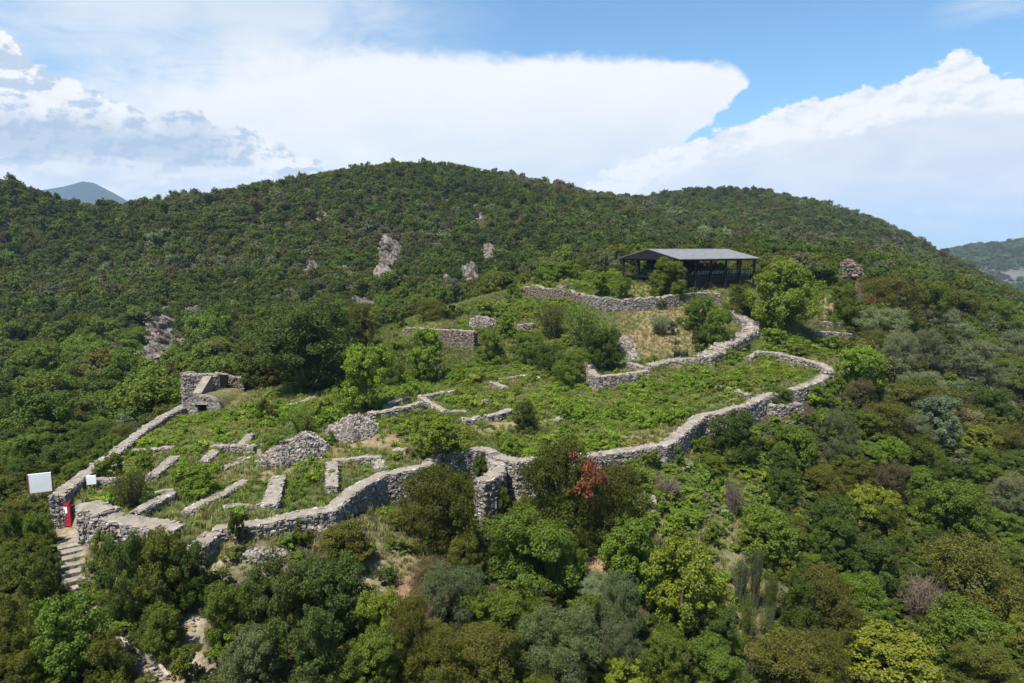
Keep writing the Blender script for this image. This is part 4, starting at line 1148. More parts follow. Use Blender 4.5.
# earth roof of the vault rising to the back
xs = np.linspace(-2.0, 4.2, 12); ys = np.linspace(0.0, 6.0, 9)
V = []; 
for j, y in enumerate(ys):
    for i, x in enumerate(xs):
        w_ = max(0, 1 - ((x - 0.2) / 2.3) ** 2)
        z = 0.45 + 1.33 * math.sqrt(w_) * max(0.25, 1 - j / 9) + 0.16 * y * (0.6 + 0.4 * min(1, max(0, x) / 3)) + rng.normal(0, 0.05)
        gz = hz(x + B0[0], y + B0[1]) - B0[2]
        e_ = min(1.0, max(0.0, (x - 1.6) / 2.2)); z = z * (1 - e_) + (gz - 0.05) * e_
        V.append((x, y, z if i not in (0,) else z - 0.6))
F = np.array([(j * 12 + i, j * 12 + i + 1, (j + 1) * 12 + i + 1, (j + 1) * 12 + i) for j in range(8) for i in range(11)])
m = MB(); m.add(V, F)
for side in ([0 + 12 * j for j in range(9)], [11 + 12 * j for j in range(9)], list(range(96, 108))):
    for a, b_ in zip(side[:-1], side[1:]):
        va, vb = V[a], V[b_]; m.add([va, vb, (vb[0], vb[1], -2.2), (va[0], va[1], -2.2)], np.array([(0, 1, 2, 3)]))
def grassy():
    mm, n, out = mat("dry_turf")
    p_ = pos(n)
    c = n.mix(n.ss(n.noise(p_, 2.5, 6, 0.65), 0.35, 0.7), (0.07, 0.075, 0.026), (0.16, 0.135, 0.07))
    principled(n, out, c, 0.95, 0.1, n.noise(p_, 9, 5, 0.7), 0.8, 0.1); return mm
m.build("turf_roof", [grassy()], hs)
# the higher back block with its stair ramp, dark doorway and broken wall
def loc(px, py, Y):
    q = at(px, py, Y); return q - B0
def block_wall(nm, pa, pb, thick, zb, mi=STONE, capm=True):
    pa, pb = np.array(pa), np.array(pb)
    o = stone_wall(nm, nm, None, thick, tops=[pa + B0, pb + B0], cat=None, seed=int(abs(pa[0]) * 31 + 7), slen=0.36, course=0.22, stone=mi, capstones=0.4)
    for k in ('label', 'category'):
        if k in o: del o[k]
    me = o.data
    co = np.empty(len(me.vertices) * 3, np.float32); me.vertices.foreach_get('co', co); co = co.reshape(-1, 3) - B0; me.vertices.foreach_set('co', co.ravel().astype(np.float32)); me.update()
    o.parent = hs
    return o
Yb = B0[1] + 5.5
block_wall("side_wall", loc(184, 374.5, Yb + 0.2), loc(211, 374.0, Yb + 0.8), 0.9, 0)
block_wall("return_wall", loc(185, 373.5, Yb + 0.5), loc(190, 372, Yb + 5.5), 0.8, 0)
block_wall("gable_stub", loc(211, 374.0, Yb + 0.8), loc(216, 374.5, Yb + 1.0), 0.8, 0)
block_wall("rear_wall", loc(216, 372.5, Yb + 4.5), loc(243, 378, Yb + 5.0), 0.7, 0, STONE_BROWN)
block_wall("low_wall", loc(226, 405.5, B0[1] + 1.5), loc(243, 398.0, B0[1] + 6), 0.6, 0)
m = MB()
a, b_ = loc(207.5, 376, Yb - 0.1), loc(197, 393, Yb - 2.6)
t_ = np.array([0.48, 0.1, 0])
V = [a - t_, a + t_, b_ + t_, b_ - t_]; V = [np.array(v) for v in V] + [np.array(v) - np.array([0, 0, 1.6]) for v in V]
m.add(V, np.array([(0, 1, 2, 3), (0, 4, 5, 1), (1, 5, 6, 2), (2, 6, 7, 3), (3, 7, 4, 0)]), 0)
m.build("stair_ramp", [CAP], hs)
m = MB(); q = loc(224, 381, Yb + 3.6); m.box(q, (0.5, 0.12, 0.8)); m.build("doorway", [plain("doorway_shade", (0.012, 0.011, 0.01), 0.95, 0.05)], hs)  # near-black box painting the shade of the door opening

# ruined masonry lump on the right crest
q = at(851, 275, 152); q[2] = min(q[2], hz(q[0], q[1]) + 0.8)
m = MB(); rng = np.random.default_rng(44)
s_ = q[1] / FPX
for cx, cz_, wx, wz in ((-2.0, 8.5, 9, 14), (-3.5, 13.5, 5.5, 6), (4.0, 4.0, 8, 8.5), (8.0, 2.0, 5, 4.5)):
    n_ = 90
    C_ = np.stack([rng.uniform(-0.5, 0.5, n_) * wx * s_ + cx * s_, rng.uniform(-0.6, 0.6, n_), rng.uniform(-0.5, 0.5, n_) * wz * s_ + cz_ * s_], 1)
    A = np.tile(np.eye(3), (n_, 1, 1)) + rng.normal(0, 0.15, (n_, 3, 3))
    Vb, Fb = rock_boxes(C_, A, np.stack([rng.uniform(0.15, 0.4, n_), rng.uniform(0.2, 0.5, n_), rng.uniform(0.12, 0.28, n_)], 1), rng, 0.3); m.add(Vb, Fb, 0)
    m.box((cx * s_, 0, cz_ * s_ - 0.3), (wx * s_ * 0.42, 0.5, wz * s_ * 0.5), None, 0)
o = m.build("ruined_tower", [STONE_BROWN]); o.location = tuple(q); tag(o, "stump of a ruined stone tower on the crest right of the shelter", "ruin")

# bare dead pole of a tree in the scrub behind the house
q = hit(217, 349); k_ = q[1] / FPX
m = MB(); m.tube([(0, 0, -0.5), (0.05, 0, 12 * k_), (-0.1, 0, 30 * k_)], [0.16, 0.12, 0.05], 6); m.tube([(0, 0, 17 * k_), (0.5, 0.1, 23 * k_)], [0.06, 0.03], 5); m.tube([(0, 0, 21 * k_), (-0.4, 0, 26 * k_)], [0.05, 0.02], 5)
o = m.build("dead_tree", [TWIG]); o.location = tuple(q); tag(o, "thin bare dead tree trunk in the scrub above the ruined house", "tree")
# ------------------------------------------------------------------ plants
rngv = np.random.default_rng(2024)
CLR = dict(dk=(0.058, 0.086, 0.012), dkb=(0.066, 0.094, 0.019), ol=(0.098, 0.102, 0.016), gr=(0.098, 0.138, 0.014), br=(0.138, 0.198, 0.017), yl=(0.150, 0.180, 0.016),
           gg=(0.155, 0.180, 0.088), sv=(0.120, 0.155, 0.080), bn=(0.098, 0.084, 0.038), og=(0.090, 0.106, 0.013), dull=(0.130, 0.142, 0.068), cg=(0.098, 0.150, 0.017), gd=(0.096, 0.120, 0.046), do=(0.068, 0.074, 0.011))
WORD = dict(dk="dark green", dkb="deep bluish green", ol="olive brown", gr="mid green", br="bright green", yl="yellow green", gg="grey green", sv="silvery green", bn="brown", og="dark olive", dull="dull grey", cg="fresh green", gd="greyish green", do="dark olive")

def stems(m, rng, k, h, r, mi):
    for _ in range(k):
        a = rng.uniform(0, 6.28); q = rng.uniform(0.1, 0.33)
        pts = [(0.04 * math.cos(a), 0.04 * math.sin(a), -0.05), (q * 0.5 * math.cos(a), q * 0.5 * math.sin(a), h * 0.4), (q * math.cos(a + 0.3), q * math.sin(a + 0.3), h)]
        m.tube(pts, [r, r * 0.7, r * 0.25], 5, mi)
def crown_mesh(name, seed, n, L, Wd, lobes, spread, clump, vert=0.95, inner=0.3, droop=0.0, stem=True, lm=None, flat=0.0, rr_=(0.13, 0.25), zlo=0.10):
    rng = np.random.default_rng(seed)
    P_, N_ = crown_points(rng, n, lobes, spread, clump, flat, vert, inner, rr_, zlo)
    V, F = leaf_quads(P_, N_, L, Wd, rng, droop)
    m = MB(); m.add(V, F, 0)
    if stem: stems(m, rng, 5, 0.34, 0.014, 1)
    o = m.build(name, [lm or LEAF, BARK])
    COL.objects.unlink(o)
    return o
def spray_mesh(name, seed, n_st, n, L, Wd, lm=None, bare=False):
    """upright or arching sprays: broom, reed, leafless shrub"""
    rng = np.random.default_rng(seed); m = MB(); Ps, Ns = [], []
    for k in range(n_st):
        a = rng.uniform(0, 6.28); lean = rng.uniform(0.05, 0.5); h = rng.uniform(0.55, 1.0)
        b0 = np.array([0.12 * math.cos(a) * rng.uniform(), 0.12 * math.sin(a) * rng.uniform(), 0])
        b1 = b0 + np.array([math.cos(a) * lean * 0.45, math.sin(a) * lean * 0.45, h * 0.62]); b2 = np.array([math.cos(a) * lean, math.sin(a) * lean, h])
        m.tube([b0, b1, b2], [0.010, 0.006, 0.002], 4, 1)
        if bare:
            for j in range(7):
                t = rng.uniform(0.3, 0.95); p = b0 + (b1 - b0) * min(1, t * 2) if t < 0.5 else b1 + (b2 - b1) * (t * 2 - 1)
                d = unit(rng.normal(0, 1, 3) + np.array([0, 0, 0.6])); m.tube([p, p + d * 0.09, p + d * 0.17 + np.array([0, 0, 0.02])], [0.004, 0.003, 0.001], 3, 1)
        t = rng.uniform(0.12, 1, n // n_st)[:, None]
        p = np.where(t < 0.5, b0 + (b1 - b0) * t * 2, b1 + (b2 - b1) * (t * 2 - 1)) + rng.normal(0, 0.028, (len(t), 3))
        Ps.append(p); Ns.append(unit(np.array([math.cos(a), math.sin(a), 0.5])) + rng.normal(0, 0.3, (len(t), 3)))
    V, F = leaf_quads(np.concatenate(Ps), np.concatenate(Ns), L, Wd, rng, -0.8)
    m.add(V, F, 0)
    o = m.build(name, [lm or LEAF, TWIG if bare else BARK]); COL.objects.unlink(o); return o

PR = {
 'dense': [crown_mesh("dense_crown", 10 + i, 27000, 0.027, 0.58, 36, 1.0, 8, inner=0.5, zlo=0.05) for i in range(4)],
 'juniper': [crown_mesh("juniper_crown", 20 + i, 30000, 0.026, 0.42, 32, 0.95, 14, 1.0, 0.5, zlo=0.05) for i in range(3)],
 'broad': [crown_mesh("broadleaf_crown", 30 + i, 20000, 0.031, 0.70, 26, 1.0, 8, 1.0, 0.4) for i in range(3)],
 'olive': [crown_mesh("olive_crown", 40 + i, 25000, 0.028, 0.30, 24, 1.0, 11, 1.0, 0.5) for i in range(3)],
 'spray': [spray_mesh("broom_spray", 50 + i, 90, 5400, 0.05, 0.28) for i in range(2)],
 'bare': [spray_mesh("leafless_spray", 60 + i, 120, 2400, 0.022, 0.5, None, True) for i in range(2)],
 'small': [crown_mesh("small_crown", 70 + i, 6000, 0.054, 0.55, 14, 1.0, 7) for i in range(3)],
 'big': [crown_mesh("large_crown", 80 + i, 56000, 0.022, 0.62, 54, 1.0, 10, 1.0, 0.45, stem=False, zlo=0.06) for i in range(2)],
 'bigbroad': [crown_mesh("large_broadleaf_crown", 90 + i, 36000, 0.026, 0.75, 44, 1.0, 9, 1.0, 0.45, stem=False, zlo=0.06) for i in range(2)],
}
PLANTS = []                 # (x, y, r) of everything placed
AUTO = []                   # plants that still need a label
ALLP = []
def plant(kind, box, colr, label=None, name="bush", cat=None, jit=0.10, tree=False, proto=None, hit_f=None):
    x0, y0, x1, y1 = box
    e = math.atan((y1 - 341.5) / FPX) + PITCH
    wpx = (x1 - x0) * 0.93; cx = 0.5 * (x0 + x1)
    by = y1 - 0.30 * wpx * max(0.0, math.sin(e))
    p = hit(cx, by) if hit_f is None else hit_f(cx, by)
    mpp = math.hypot(p[0], p[1]) / FPX * 0.97 if False else (p[1] * math.cos(PITCH) - (p[2] - CZ) * math.sin(PITCH)) / FPX
    w = wpx * mpp; h = max(0.45 * w, (by - y0) * mpp / math.cos(e) * 0.98)
    return place(kind, p, w, h, colr, label, name, cat, jit, tree, proto, (cx, 0.5 * (y0 + y1)))
def place(kind, p, w, h, colr, label, name, cat, jit, tree=False, proto=None, pxy=None):
    src = PR[kind][int(rngv.integers(len(PR[kind])))] if proto is None else PR[kind][proto]
    c = np.array(CLR[colr]) * (1 + rngv.uniform(-jit, jit)) * (1 + rngv.uniform(-jit, jit, 3) * 0.5)
    rz = rngv.uniform(0, 6.28)
    if tree:
        r = empty(name, tuple(p - np.array([0, 0, 0.15])))
        o = src.copy(); o.name = "crown"; COL.objects.link(o); o.parent = r; lift = tree if tree is not True else 0.18
        o.location = (0, 0, h * lift); o.scale = (w, w, h * (1 - lift)); o.rotation_euler = (0, 0, rz)
        rng = np.random.default_rng(int(abs(p[0] * 100)) + 3)
        m = MB(); tr = max(0.12, 0.030 * w)
        m.tube([(0, 0, -0.5), (0.02 * w, 0, h * lift * 0.6), (0.0, 0.03 * w, h * lift * 1.3), (0.03 * w, 0.02 * w, h * 0.62)], [tr * 1.4, tr, tr * 0.85, tr * 0.4], 9, 0)
        for k in range(7):
            a = k * 0.9 + rng.uniform(-0.3, 0.3); z0 = h * lift * rng.uniform(0.75, 1.5); q = w * rng.uniform(0.22, 0.4)
            m.tube([(0, 0, z0), (math.cos(a) * q * 0.5, math.sin(a) * q * 0.5, z0 + h * 0.16), (math.cos(a) * q, math.sin(a) * q, z0 + h * rng.uniform(0.3, 0.5))], [tr * 0.55, tr * 0.35, tr * 0.1], 6, 0)
        m.build("trunk", [BARK], r)
        o.color = (*c, 1); root = r
    else:
        o = src.copy(); o.name = name; COL.objects.link(o)
        o.location = tuple(p - np.array([0, 0, 0.08 * h])); o.scale = (w, w, h * 1.06); o.rotation_euler = (rngv.normal(0, 0.04), rngv.normal(0, 0.04), rz)
        o.color = (*c, 1); root = o
    root['category'] = cat or ("tree" if tree else "bush")
    if label: root['label'] = label
    else:
        AUTO.append((root, colr, kind, w, h, pxy)); 
    PLANTS.append((p[0], p[1], w * 0.5)); ALLP.append(root)
    return root

# --- big, easily named plants
oak = plant('big', (258, 303, 366, 398), 'dkb', "huge dark spreading tree standing alone at the back of the ruins", "tree", tree=0.05)
plant('dense', (340, 304, 381, 352), 'ol', "tall brown tinged tree tucked behind the right side of the huge dark tree", "tree", tree=0.1)
plant('bigbroad', (745, 259, 818, 334), 'br', "big bright green plane tree right of the dark shelter", "tree", tree=0.06)
plant('broad', (336, 345, 396, 415), 'br', "bright leafy fig like tree in front of the huge dark tree", "tree", tree=0.08)
plant('broad', (402, 328, 448, 384), 'br', "bright leafy young tree in front of the rusty edged terrace wall", "tree", tree=0.08)
plant('broad', (405, 415, 470, 464), 'yl', "big yellow green bush just behind the stepped front wall")
plant('juniper', (400, 470, 486, 564), 'do', "big round dark olive bush below the front wall, left of the round tower")
redb = plant('juniper', (520, 446, 603, 556), 'do', "large dark bush with a patch of dead red leaves, right of the round tower")
plant('juniper', (574, 470, 650, 556), 'do', "dark bush merging with the right side of the red tinged bush")
plant('dense', (705, 412, 763, 464), 'dk', "very dark rounded bush below the bending right wall")
plant('dense', (508, 402, 541, 435), 'dk', "small dome shaped dark bush in the middle of the weedy terrace")
plant('dense', (645, 259, 696, 300), 'gr', "round green bush right in front of the dark shelter")
plant('broad', (638, 548, 722, 644), 'yl', "yellow leaved tree glowing among green thickets at the bottom", "tree", tree=0.06)
plant('juniper', (853, 276, 923, 324), 'ol', "wide brown bush with a reddish patch on the right crest")
plant('broad', (834, 345, 883, 398), 'br', "bright yellow green tree beside the corner of the right wall", "tree", tree=0.06)
plant('juniper', (845, 379, 878, 410), 'bn', "small round brown bush below the bright corner tree")
plant('bare', (893, 578, 946, 628), 'bn', "leafless brown shrub among green thickets at the lower right", "shrub")
plant('broad', (945, 578, 1000, 622), 'sv', "silvery leaved shrub right of the leafless brown one", "shrub")
plant('broad', (914, 396, 962, 448), 'sv', "silvery green leafy tree on the right slope", "tree", tree=0.08)
plant('bare', (720, 478, 745, 520), 'dull', "pale leafless shrub in the weeds below the bending right wall", "shrub")
plant('bare', (650, 478, 685, 502), 'bn', "tangle of bare twigs above the pale stones in the weeds", "shrub")
for bx_, c_, lb_ in [((728, 556, 752, 610), 'gd', "tall reeds at the left of the reed strip"), ((744, 545, 764, 612), 'gd', "tallest dark reeds at the top of the reed strip"), ((758, 566, 780, 622), 'gr', "greener reeds at the right of the reed strip"),
                     ((734, 596, 758, 648), 'gr', "short green reeds in the middle of the reed strip"), ((752, 606, 774, 662), 'gd', "lower grey reeds beside the sandy gap"), ((728, 628, 748, 668), 'br', "lowest bright reeds of the strip")]:
    plant('spray', bx_, c_, lb_, "reeds", "reeds")
plant('dense', (778, 388, 806, 406), 'gr', "low green shrub sitting on the square stone bastion", "shrub", hit_f=lambda x, y: np.array([*((corner[0] + corner[1]) / 2)[:2], corner[0][2] - 0.1]))
plant('olive', (854, 307, 908, 350), 'gg', "large pale olive tree below the brown crest bush, topmost of the olives", "olive_tree", "olive tree", tree=0.08)
plant('olive', (878, 330, 914, 380), 'gg', "olive tree with a dark hollow just right of the bright corner tree", "olive_tree", "olive tree", tree=0.08)
plant('olive', (908, 328, 941, 374), 'dull', "darker rounded olive tree in the middle of the olives", "olive_tree", "olive tree", tree=0.08)
plant('olive', (935, 308, 962, 336), 'gg', "small pale olive tree highest on the right of the olives", "olive_tree", "olive tree", tree=0.08)
plant('olive', (935, 322, 976, 354), 'gg', "olive tree just below the small highest one", "olive_tree", "olive tree", tree=0.08)
plant('olive', (934, 340, 1012, 398), 'dull', "widest dull olive tree at the right end of the olives", "olive_tree", "olive tree", tree=0.08)
plant('olive', (898, 371, 946, 408), 'gg', "low pale olive tree below the others", "olive_tree", "olive tree", tree=0.08)
plant('olive', (976, 474, 1032, 524), 'dull', "greyish brown rounded tree at the right edge, halfway down", "olive_tree", "olive tree", tree=0.08)
plant('olive', (520, 618, 606, 700), 'gd', "grey green fine leaved bush at the bottom, left of the yellow leaved tree")
plant('dense', (485, 520, 586, 606), 'cg', "large fresh green bush below the round tower, among darker ones")
plant('olive', (414, 570, 482, 640), 'gd', "dull greyish bush below the big round olive bush")
plant('broad', (597, 526, 670, 604), 'cg', "fresh green leafy bush left of the yellow leaved tree")
plant('dense', (307, 528, 375, 578), 'ol', "olive brown bush on the tan bank below the front wall")
plant('small', (228, 512, 248, 548), 'dk', "small upright dark bush against the low front wall at lower left")
plant('dense', (98, 541, 154, 626), 'dkb', "dark thicket bush right of the stone steps")
plant('dense', (130, 537, 200, 620), 'og', "biggest dark olive thicket below the thick lower left wall")
plant('dense', (165, 546, 215, 614), 'dk', "dark bush at the right end of the thicket beside the bare track")
plant('spray', (106, 468, 156, 512), 'og', "feathery olive bush behind the square wall block", "shrub")
plant('small', (178, 468, 228, 502), 'br', "bright green bush in the left terrace above the low slanting wall")
plant('spray', (285, 405, 320, 438), 'br', "feathery bright shrub behind the tall stone heap", "shrub")
plant('small', (254, 400, 277, 424), 'ol', "brownish round shrub right of the ruined house", "shrub")
plant('spray', (558, 298, 606, 350), 'br', "feathery bright green bush in the middle of the upper slope", "shrub")
plant('dense', (578, 326, 624, 374), 'dk', "dark bush standing in the square walled plot")
plant('broad', (28, 608, 106, 692), 'cg', "fresh green leafy bush at the bottom left corner beside the path")
plant('juniper', (995, 303, 1011, 317), 'bn', "small reddish bush on the skyline of the right ridge", "shrub")

# --- the rest of the hand placed ones: (kind, box, colour)
for k_, bx, cl in [
  ('dense', (0, 502, 34, 528), 'ol'), ('dense', (24, 514, 57, 558), 'gr'), ('dense', (-8, 514, 32, 566), 'dk'), ('dense', (0, 540, 52, 588), 'og'), ('dense', (-6, 562, 64, 628), 'og'), ('dense', (30, 552, 65, 594), 'dk'),
  ('dense', (-6, 612, 42, 676), 'og'), ('dense', (84, 640, 132, 694), 'og'), ('dense', (-10, 658, 42, 705), 'og'), ('small', (92, 532, 116, 556), 'gr'),
  ('dense', (140, 608, 192, 662), 'og'), ('small', (166, 648, 206, 692), 'og'), ('small', (290, 519, 318, 546), 'og'), ('dense', (205, 588, 260, 652), 'gr'), ('dense', (234, 569, 312, 650), 'dkb'),
  ('dense', (280, 566, 375, 652), 'dkb'), ('dense', (222, 640, 285, 705), 'gd'), ('dense', (270, 620, 350, 705), 'dkb'), ('dense', (346, 598, 404, 664), 'yl'), ('juniper', (384, 604, 432, 690), 'ol'),
  ('dense', (335, 640, 402, 700), 'gr'), ('dense', (438, 538, 484, 584), 'og'), ('dense', (540, 532, 584, 596), 'gr'), ('dense', (455, 596, 532, 655), 'gr'), ('juniper', (398, 640, 462, 705), 'ol'),
  ('juniper', (444, 634, 526, 705), 'ol'), ('dense', (504, 608, 562, 662), 'gr'), ('small', (560, 598, 602, 644), 'gr'), ('olive', (588, 582, 648, 655), 'gd'), ('dense', (690, 612, 738, 668), 'dkb'),
  ('olive', (594, 628, 642, 692), 'gd'), ('dense', (640, 632, 692, 692), 'gr'), ('broad', (598, 664, 652, 705), 'yl'), ('dense', (680, 648, 748, 705), 'cg'), ('juniper', (735, 640, 832, 705), 'ol'),
  ('broad', (734, 513, 802, 570), 'gr'), ('broad', (768, 553, 802, 584), 'yl'), ('dense', (774, 578, 822, 645), 'dk'), ('juniper', (790, 574, 852, 655), 'ol'), ('dense', (802, 518, 862, 566), 'dk'),
  ('dense', (850, 543, 908, 600), 'dkb'), ('dense', (820, 578, 888, 630), 'gr'), ('juniper', (803, 608, 862, 664), 'ol'), ('juniper', (918, 552, 1034, 645), 'ol'), ('dense', (912, 608, 1000, 674), 'gr'),
  ('juniper', (944, 648, 1014, 705), 'ol'), ('broad', (838, 638, 942, 705), 'yl'), ('broad', (998, 618, 1034, 662), 'yl'), ('dense', (850, 622, 902, 662), 'dkb'), ('juniper', (798, 640, 852, 705), 'ol'),
  ('juniper', (853, 400, 912, 444), 'ol'), ('olive', (814, 408, 858, 464), 'gd'), ('dense', (880, 384, 942, 422), 'og'), ('broad', (873, 438, 907, 478), 'br'), ('dense', (904, 438, 946, 490), 'dk'),
  ('small', (940, 448, 967, 472), 'dull'), ('dense', (914, 485, 988, 550), 'gr'), ('broad', (840, 488, 896, 532), 'yl'), ('juniper', (802, 468, 852, 508), 'ol'), ('dense', (803, 498, 862, 548), 'dk'),
  ('dense', (860, 503, 902, 548), 'og'), ('dense', (968, 388, 1012, 432), 'dk'), ('juniper', (984, 428, 1030, 464), 'ol'), ('dense', (968, 448, 1002, 478), 'gr'), ('dense', (824, 456, 872, 484), 'og'),
  ('juniper', (868, 462, 908, 502), 'bn'), ('small', (750, 424, 777, 452), 'gr'), ('broad', (772, 428, 816, 474), 'cg'), ('dense', (764, 450, 802, 480), 'dk'), ('dense', (822, 284, 860, 324), 'gr'),
  ('dense', (834, 279, 858, 303), 'dk'), ('small', (258, 436, 288, 462), 'gr'), ('small', (322, 432, 340, 446), 'gr'), ('juniper', (852, 330, 890, 358), 'ol'), ('dense', (905, 280, 948, 324), 'gr'), ('dense', (938, 290, 984, 328), 'og'), ('dense', (966, 300, 1014, 338), 'gr'),
  ('dense', (960, 338, 1004, 368), 'gr'), ('olive', (994, 330, 1034, 368), 'gg'), ('dense', (984, 358, 1034, 394), 'gr'), ('dense', (374, 350, 407, 388), 'gr'), ('dense', (470, 331, 508, 364), 'gr'),
  ('small', (493, 314, 523, 340), 'br'), ('small', (503, 284, 524, 304), 'gr'), ('dense', (509, 332, 549, 364), 'gr'), ('dense', (534, 344, 566, 376), 'dk'), ('dense', (549, 350, 592, 388), 'gr'),
  ('spray', (532, 300, 572, 338), 'og'), ('dense', (530, 261, 582, 284), 'gr'), ('small', (612, 277, 633, 299), 'gr'), ('small', (588, 271, 614, 297), 'br'), ('dense', (677, 296, 724, 330), 'gr'),
  ('dense', (700, 309, 737, 346), 'gr'), ('small', (688, 330, 714, 354), 'dk'), ('small', (664, 320, 680, 336), 'gg'), ('spray', (644, 314, 674, 336), 'gg'), ('small', (667, 339, 692, 360), 'dull'),
  ('dense', (719, 284, 754, 314), 'og'), ('small', (758, 328, 792, 348), 'br'), ('small', (134, 454, 157, 476), 'gr'), ('small', (94, 454, 126, 482), 'gr'), ('small', (648, 297, 668, 308), 'dull'),
  ('small', (470, 300, 500, 318), 'br'), ('small', (440, 296, 470, 318), 'og'), ('juniper', (415, 300, 448, 322), 'ol'), ('small', (385, 305, 410, 330), 'gr'), ('small', (230, 366, 262, 386), 'br'), ('small', (388, 332, 408, 350), 'br'),
  ('dense', (760, 470, 800, 505), 'dk'), ('dense', (690, 455, 730, 480), 'gr'), ('small', (618, 460, 650, 486), 'br'), ('small', (664, 508, 690, 530), 'br'), ('small', (696, 524, 722, 546), 'gr'),
  ('small', (785, 345, 815, 362), 'gr'), ('small', (815, 335, 845, 352), 'br'), ('small', (700, 372, 725, 386), 'gr'), ('small', (560, 440, 590, 458), 'gr'), ('small', (500, 440, 522, 456), 'gr'), ('small', (493, 486, 513, 520), 'og'), ('small', (808, 384, 834, 408), 'cg'), ('small', (826, 374, 846, 398), 'gr'), ('small', (640, 450, 662, 470), 'cg'), ('small', (664, 446, 688, 468), 'gr'), ('small', (690, 436, 712, 458), 'gr')]:
    plant(k_, bx, cl)

# dead red leaves on two bushes: a part of its own
def dead_leaves(root, spots, seed, size):
    rng = np.random.default_rng(seed); m = MB()
    M = root.matrix_basis if False else None
    S_ = np.array(root.scale); 
    from mathutils import Euler
    Rm = np.array(root.rotation_euler.to_matrix())
    for px, py, dY, r in spots:
        c = at(px, py, root.location.y + dY)
        n = int(230 * r * r) + 60
        q = c + unit(rng.normal(0, 1, (n, 3))) * r * (rng.uniform(0.3, 1, n) ** 0.5)[:, None]
        q = ((q - np.array(root.location)) @ Rm) / S_
        V, F = leaf_quads(q, rng.normal(0, 1, (n, 3)) + [0, 0, 0.6], size / S_.mean(), 0.6, rng); m.add(V, F, 0)
    o = m.build("dead_leaves", [LEAF], root); o.color = (0.20, 0.068, 0.036, 1); o['label'] = "patch of dead red leaves"
w_ = redb.scale[0]
dead_leaves(redb, [(588, 467, -w_ * 0.30, 0.55), (594, 474, -w_ * 0.36, 0.75), (586, 482, -w_ * 0.40, 0.55), (603, 480, -w_ * 0.3, 0.35), (577, 490, -w_ * 0.40, 0.3), (588, 494, -w_ * 0.42, 0.35), (573, 455, -w_ * 0.2, 0.3)], 3, 0.22)
crb = [o for o in ALLP if 'reddish patch' in o.get('label', '')][0]
dead_leaves(crb, [(871, 301, -crb.scale[0] * 0.42, 0.9)], 4, 0.3)
# ivy on the tower hollow
for bx, lb in (((447, 450, 471, 478), "ivy hanging on the back wall left of the round tower"), ((470, 449, 491, 480), "ivy filling the hollow of the round tower")):
    plant('small', bx, 'dk', lb, "ivy", "ivy", hit_f=lambda x, y: march(lambda a, b_: np.full(np.shape(a), pc[2] - 2.2), x, y + 6, 0))

# --- fill the open slopes with further bushes
NOBUSH = [(852, 278, 14, 16), (385, 550, 42, 50), (420, 590, 22, 22), (300, 535, 60, 22), (245, 555, 60, 20), (76, 575, 14, 52), (60, 515, 24, 24), (100, 628, 24, 22), (150, 665, 34, 22), (200, 605, 15, 62), (655, 498, 50, 40), (705, 500, 66, 52), (745, 590, 26, 62), (748, 645, 14, 24),
          (600, 566, 14, 16), (42, 480, 18, 30), (938, 566, 12, 6), (888, 388, 10, 12), (640, 468, 60, 22), (510, 480, 32, 32), (785, 412, 26, 16), (830, 385, 14, 14), (480, 505, 16, 20), (130, 530, 40, 10), (33, 515, 18, 8), (545, 475, 26, 26), (690, 440, 24, 14)]
for _q, _r in (((42, 494), 1.6), ((40, 503), 1.6), ((38, 511), 1.2), ((74, 545), 1.0), ((76, 565), 1.0), ((79, 585), 1.0), ((82, 605), 1.0), ((66, 525), 1.2), ((45, 486), 1.4)):
    _p = hit(*_q); PLANTS.append((_p[0], _p[1], _r))
def blocked(x, y, r, f=0.78):
    for (a, b_, c) in PLANTS:
        if (a - x) ** 2 + (b_ - y) ** 2 < (f * (r + c)) ** 2: return True
    return False
cand = np.column_stack([rngv.uniform(-75, 105, 9000), rngv.uniform(25, 135, 9000)])
cand = cand[np.argsort(cand[:, 1])]
cz_ = Hg(cand[:, 0], cand[:, 1]); cpx, cpy, _ = proj(cand[:, 0], cand[:, 1], cz_ + 1.5)
cin = inside(cand[:, 0], cand[:, 1]); vis = seen(cand[:, 0], cand[:, 1], cz_, 3.0)
dper = np.min(np.linalg.norm(cand[:, None, :] - resample(np.column_stack([poly, poly[:, :1] * 0]), 1.0)[None, :, :2], axis=2), axis=1)
nfill = 0
for i in np.argsort(cand[:, 1]):
    x, y = cand[i]
    if cin[i] or not vis[i] or cpx[i] < -90 or cpx[i] > 1150 or cpy[i] > 790 or nfill >= 190: continue
    upzone = (cpx[i] > 215 and cpx[i] < 850 and cpy[i] < 402)           # upper slope of the site is hand planted
    if upzone: continue
    if any(((cpx[i] - a) / c) ** 2 + ((cpy[i] - b_) / d) ** 2 < 1 for a, b_, c, d in NOBUSH): continue
    r = rngv.uniform(1.0, 2.4) * (0.85 if y < 60 else 1.15)
    if dper[i] < r + 1.0 or blocked(x, y, r, 0.74): continue
    left = cpx[i] < 240 and y > 62
    if left: cl = rngv.choice(['gr', 'cg', 'dkb', 'gr', 'dk', 'ol' if cpy[i] > 425 else 'gr'])
    else: cl = rngv.choice(['gr', 'dk', 'og', 'ol', 'gr', 'gg', 'dkb', 'og', 'bn', 'cg', 'yl'], p=[.2, .15, .17, .13, .08, .06, .08, .05, .02, .04, .02])
    kd = {'ol': 'juniper', 'gg': 'olive', 'yl': 'broad', 'cg': 'broad', 'bn': 'juniper'}.get(cl, 'dense')
    place(kd, np.array([x, y, cz_[i]]), 2 * r * 1.12, r * rngv.uniform(1.15, 1.75), cl, None, "bush", None, 0.12, False, None, (cpx[i], cpy[i])); nfill += 1
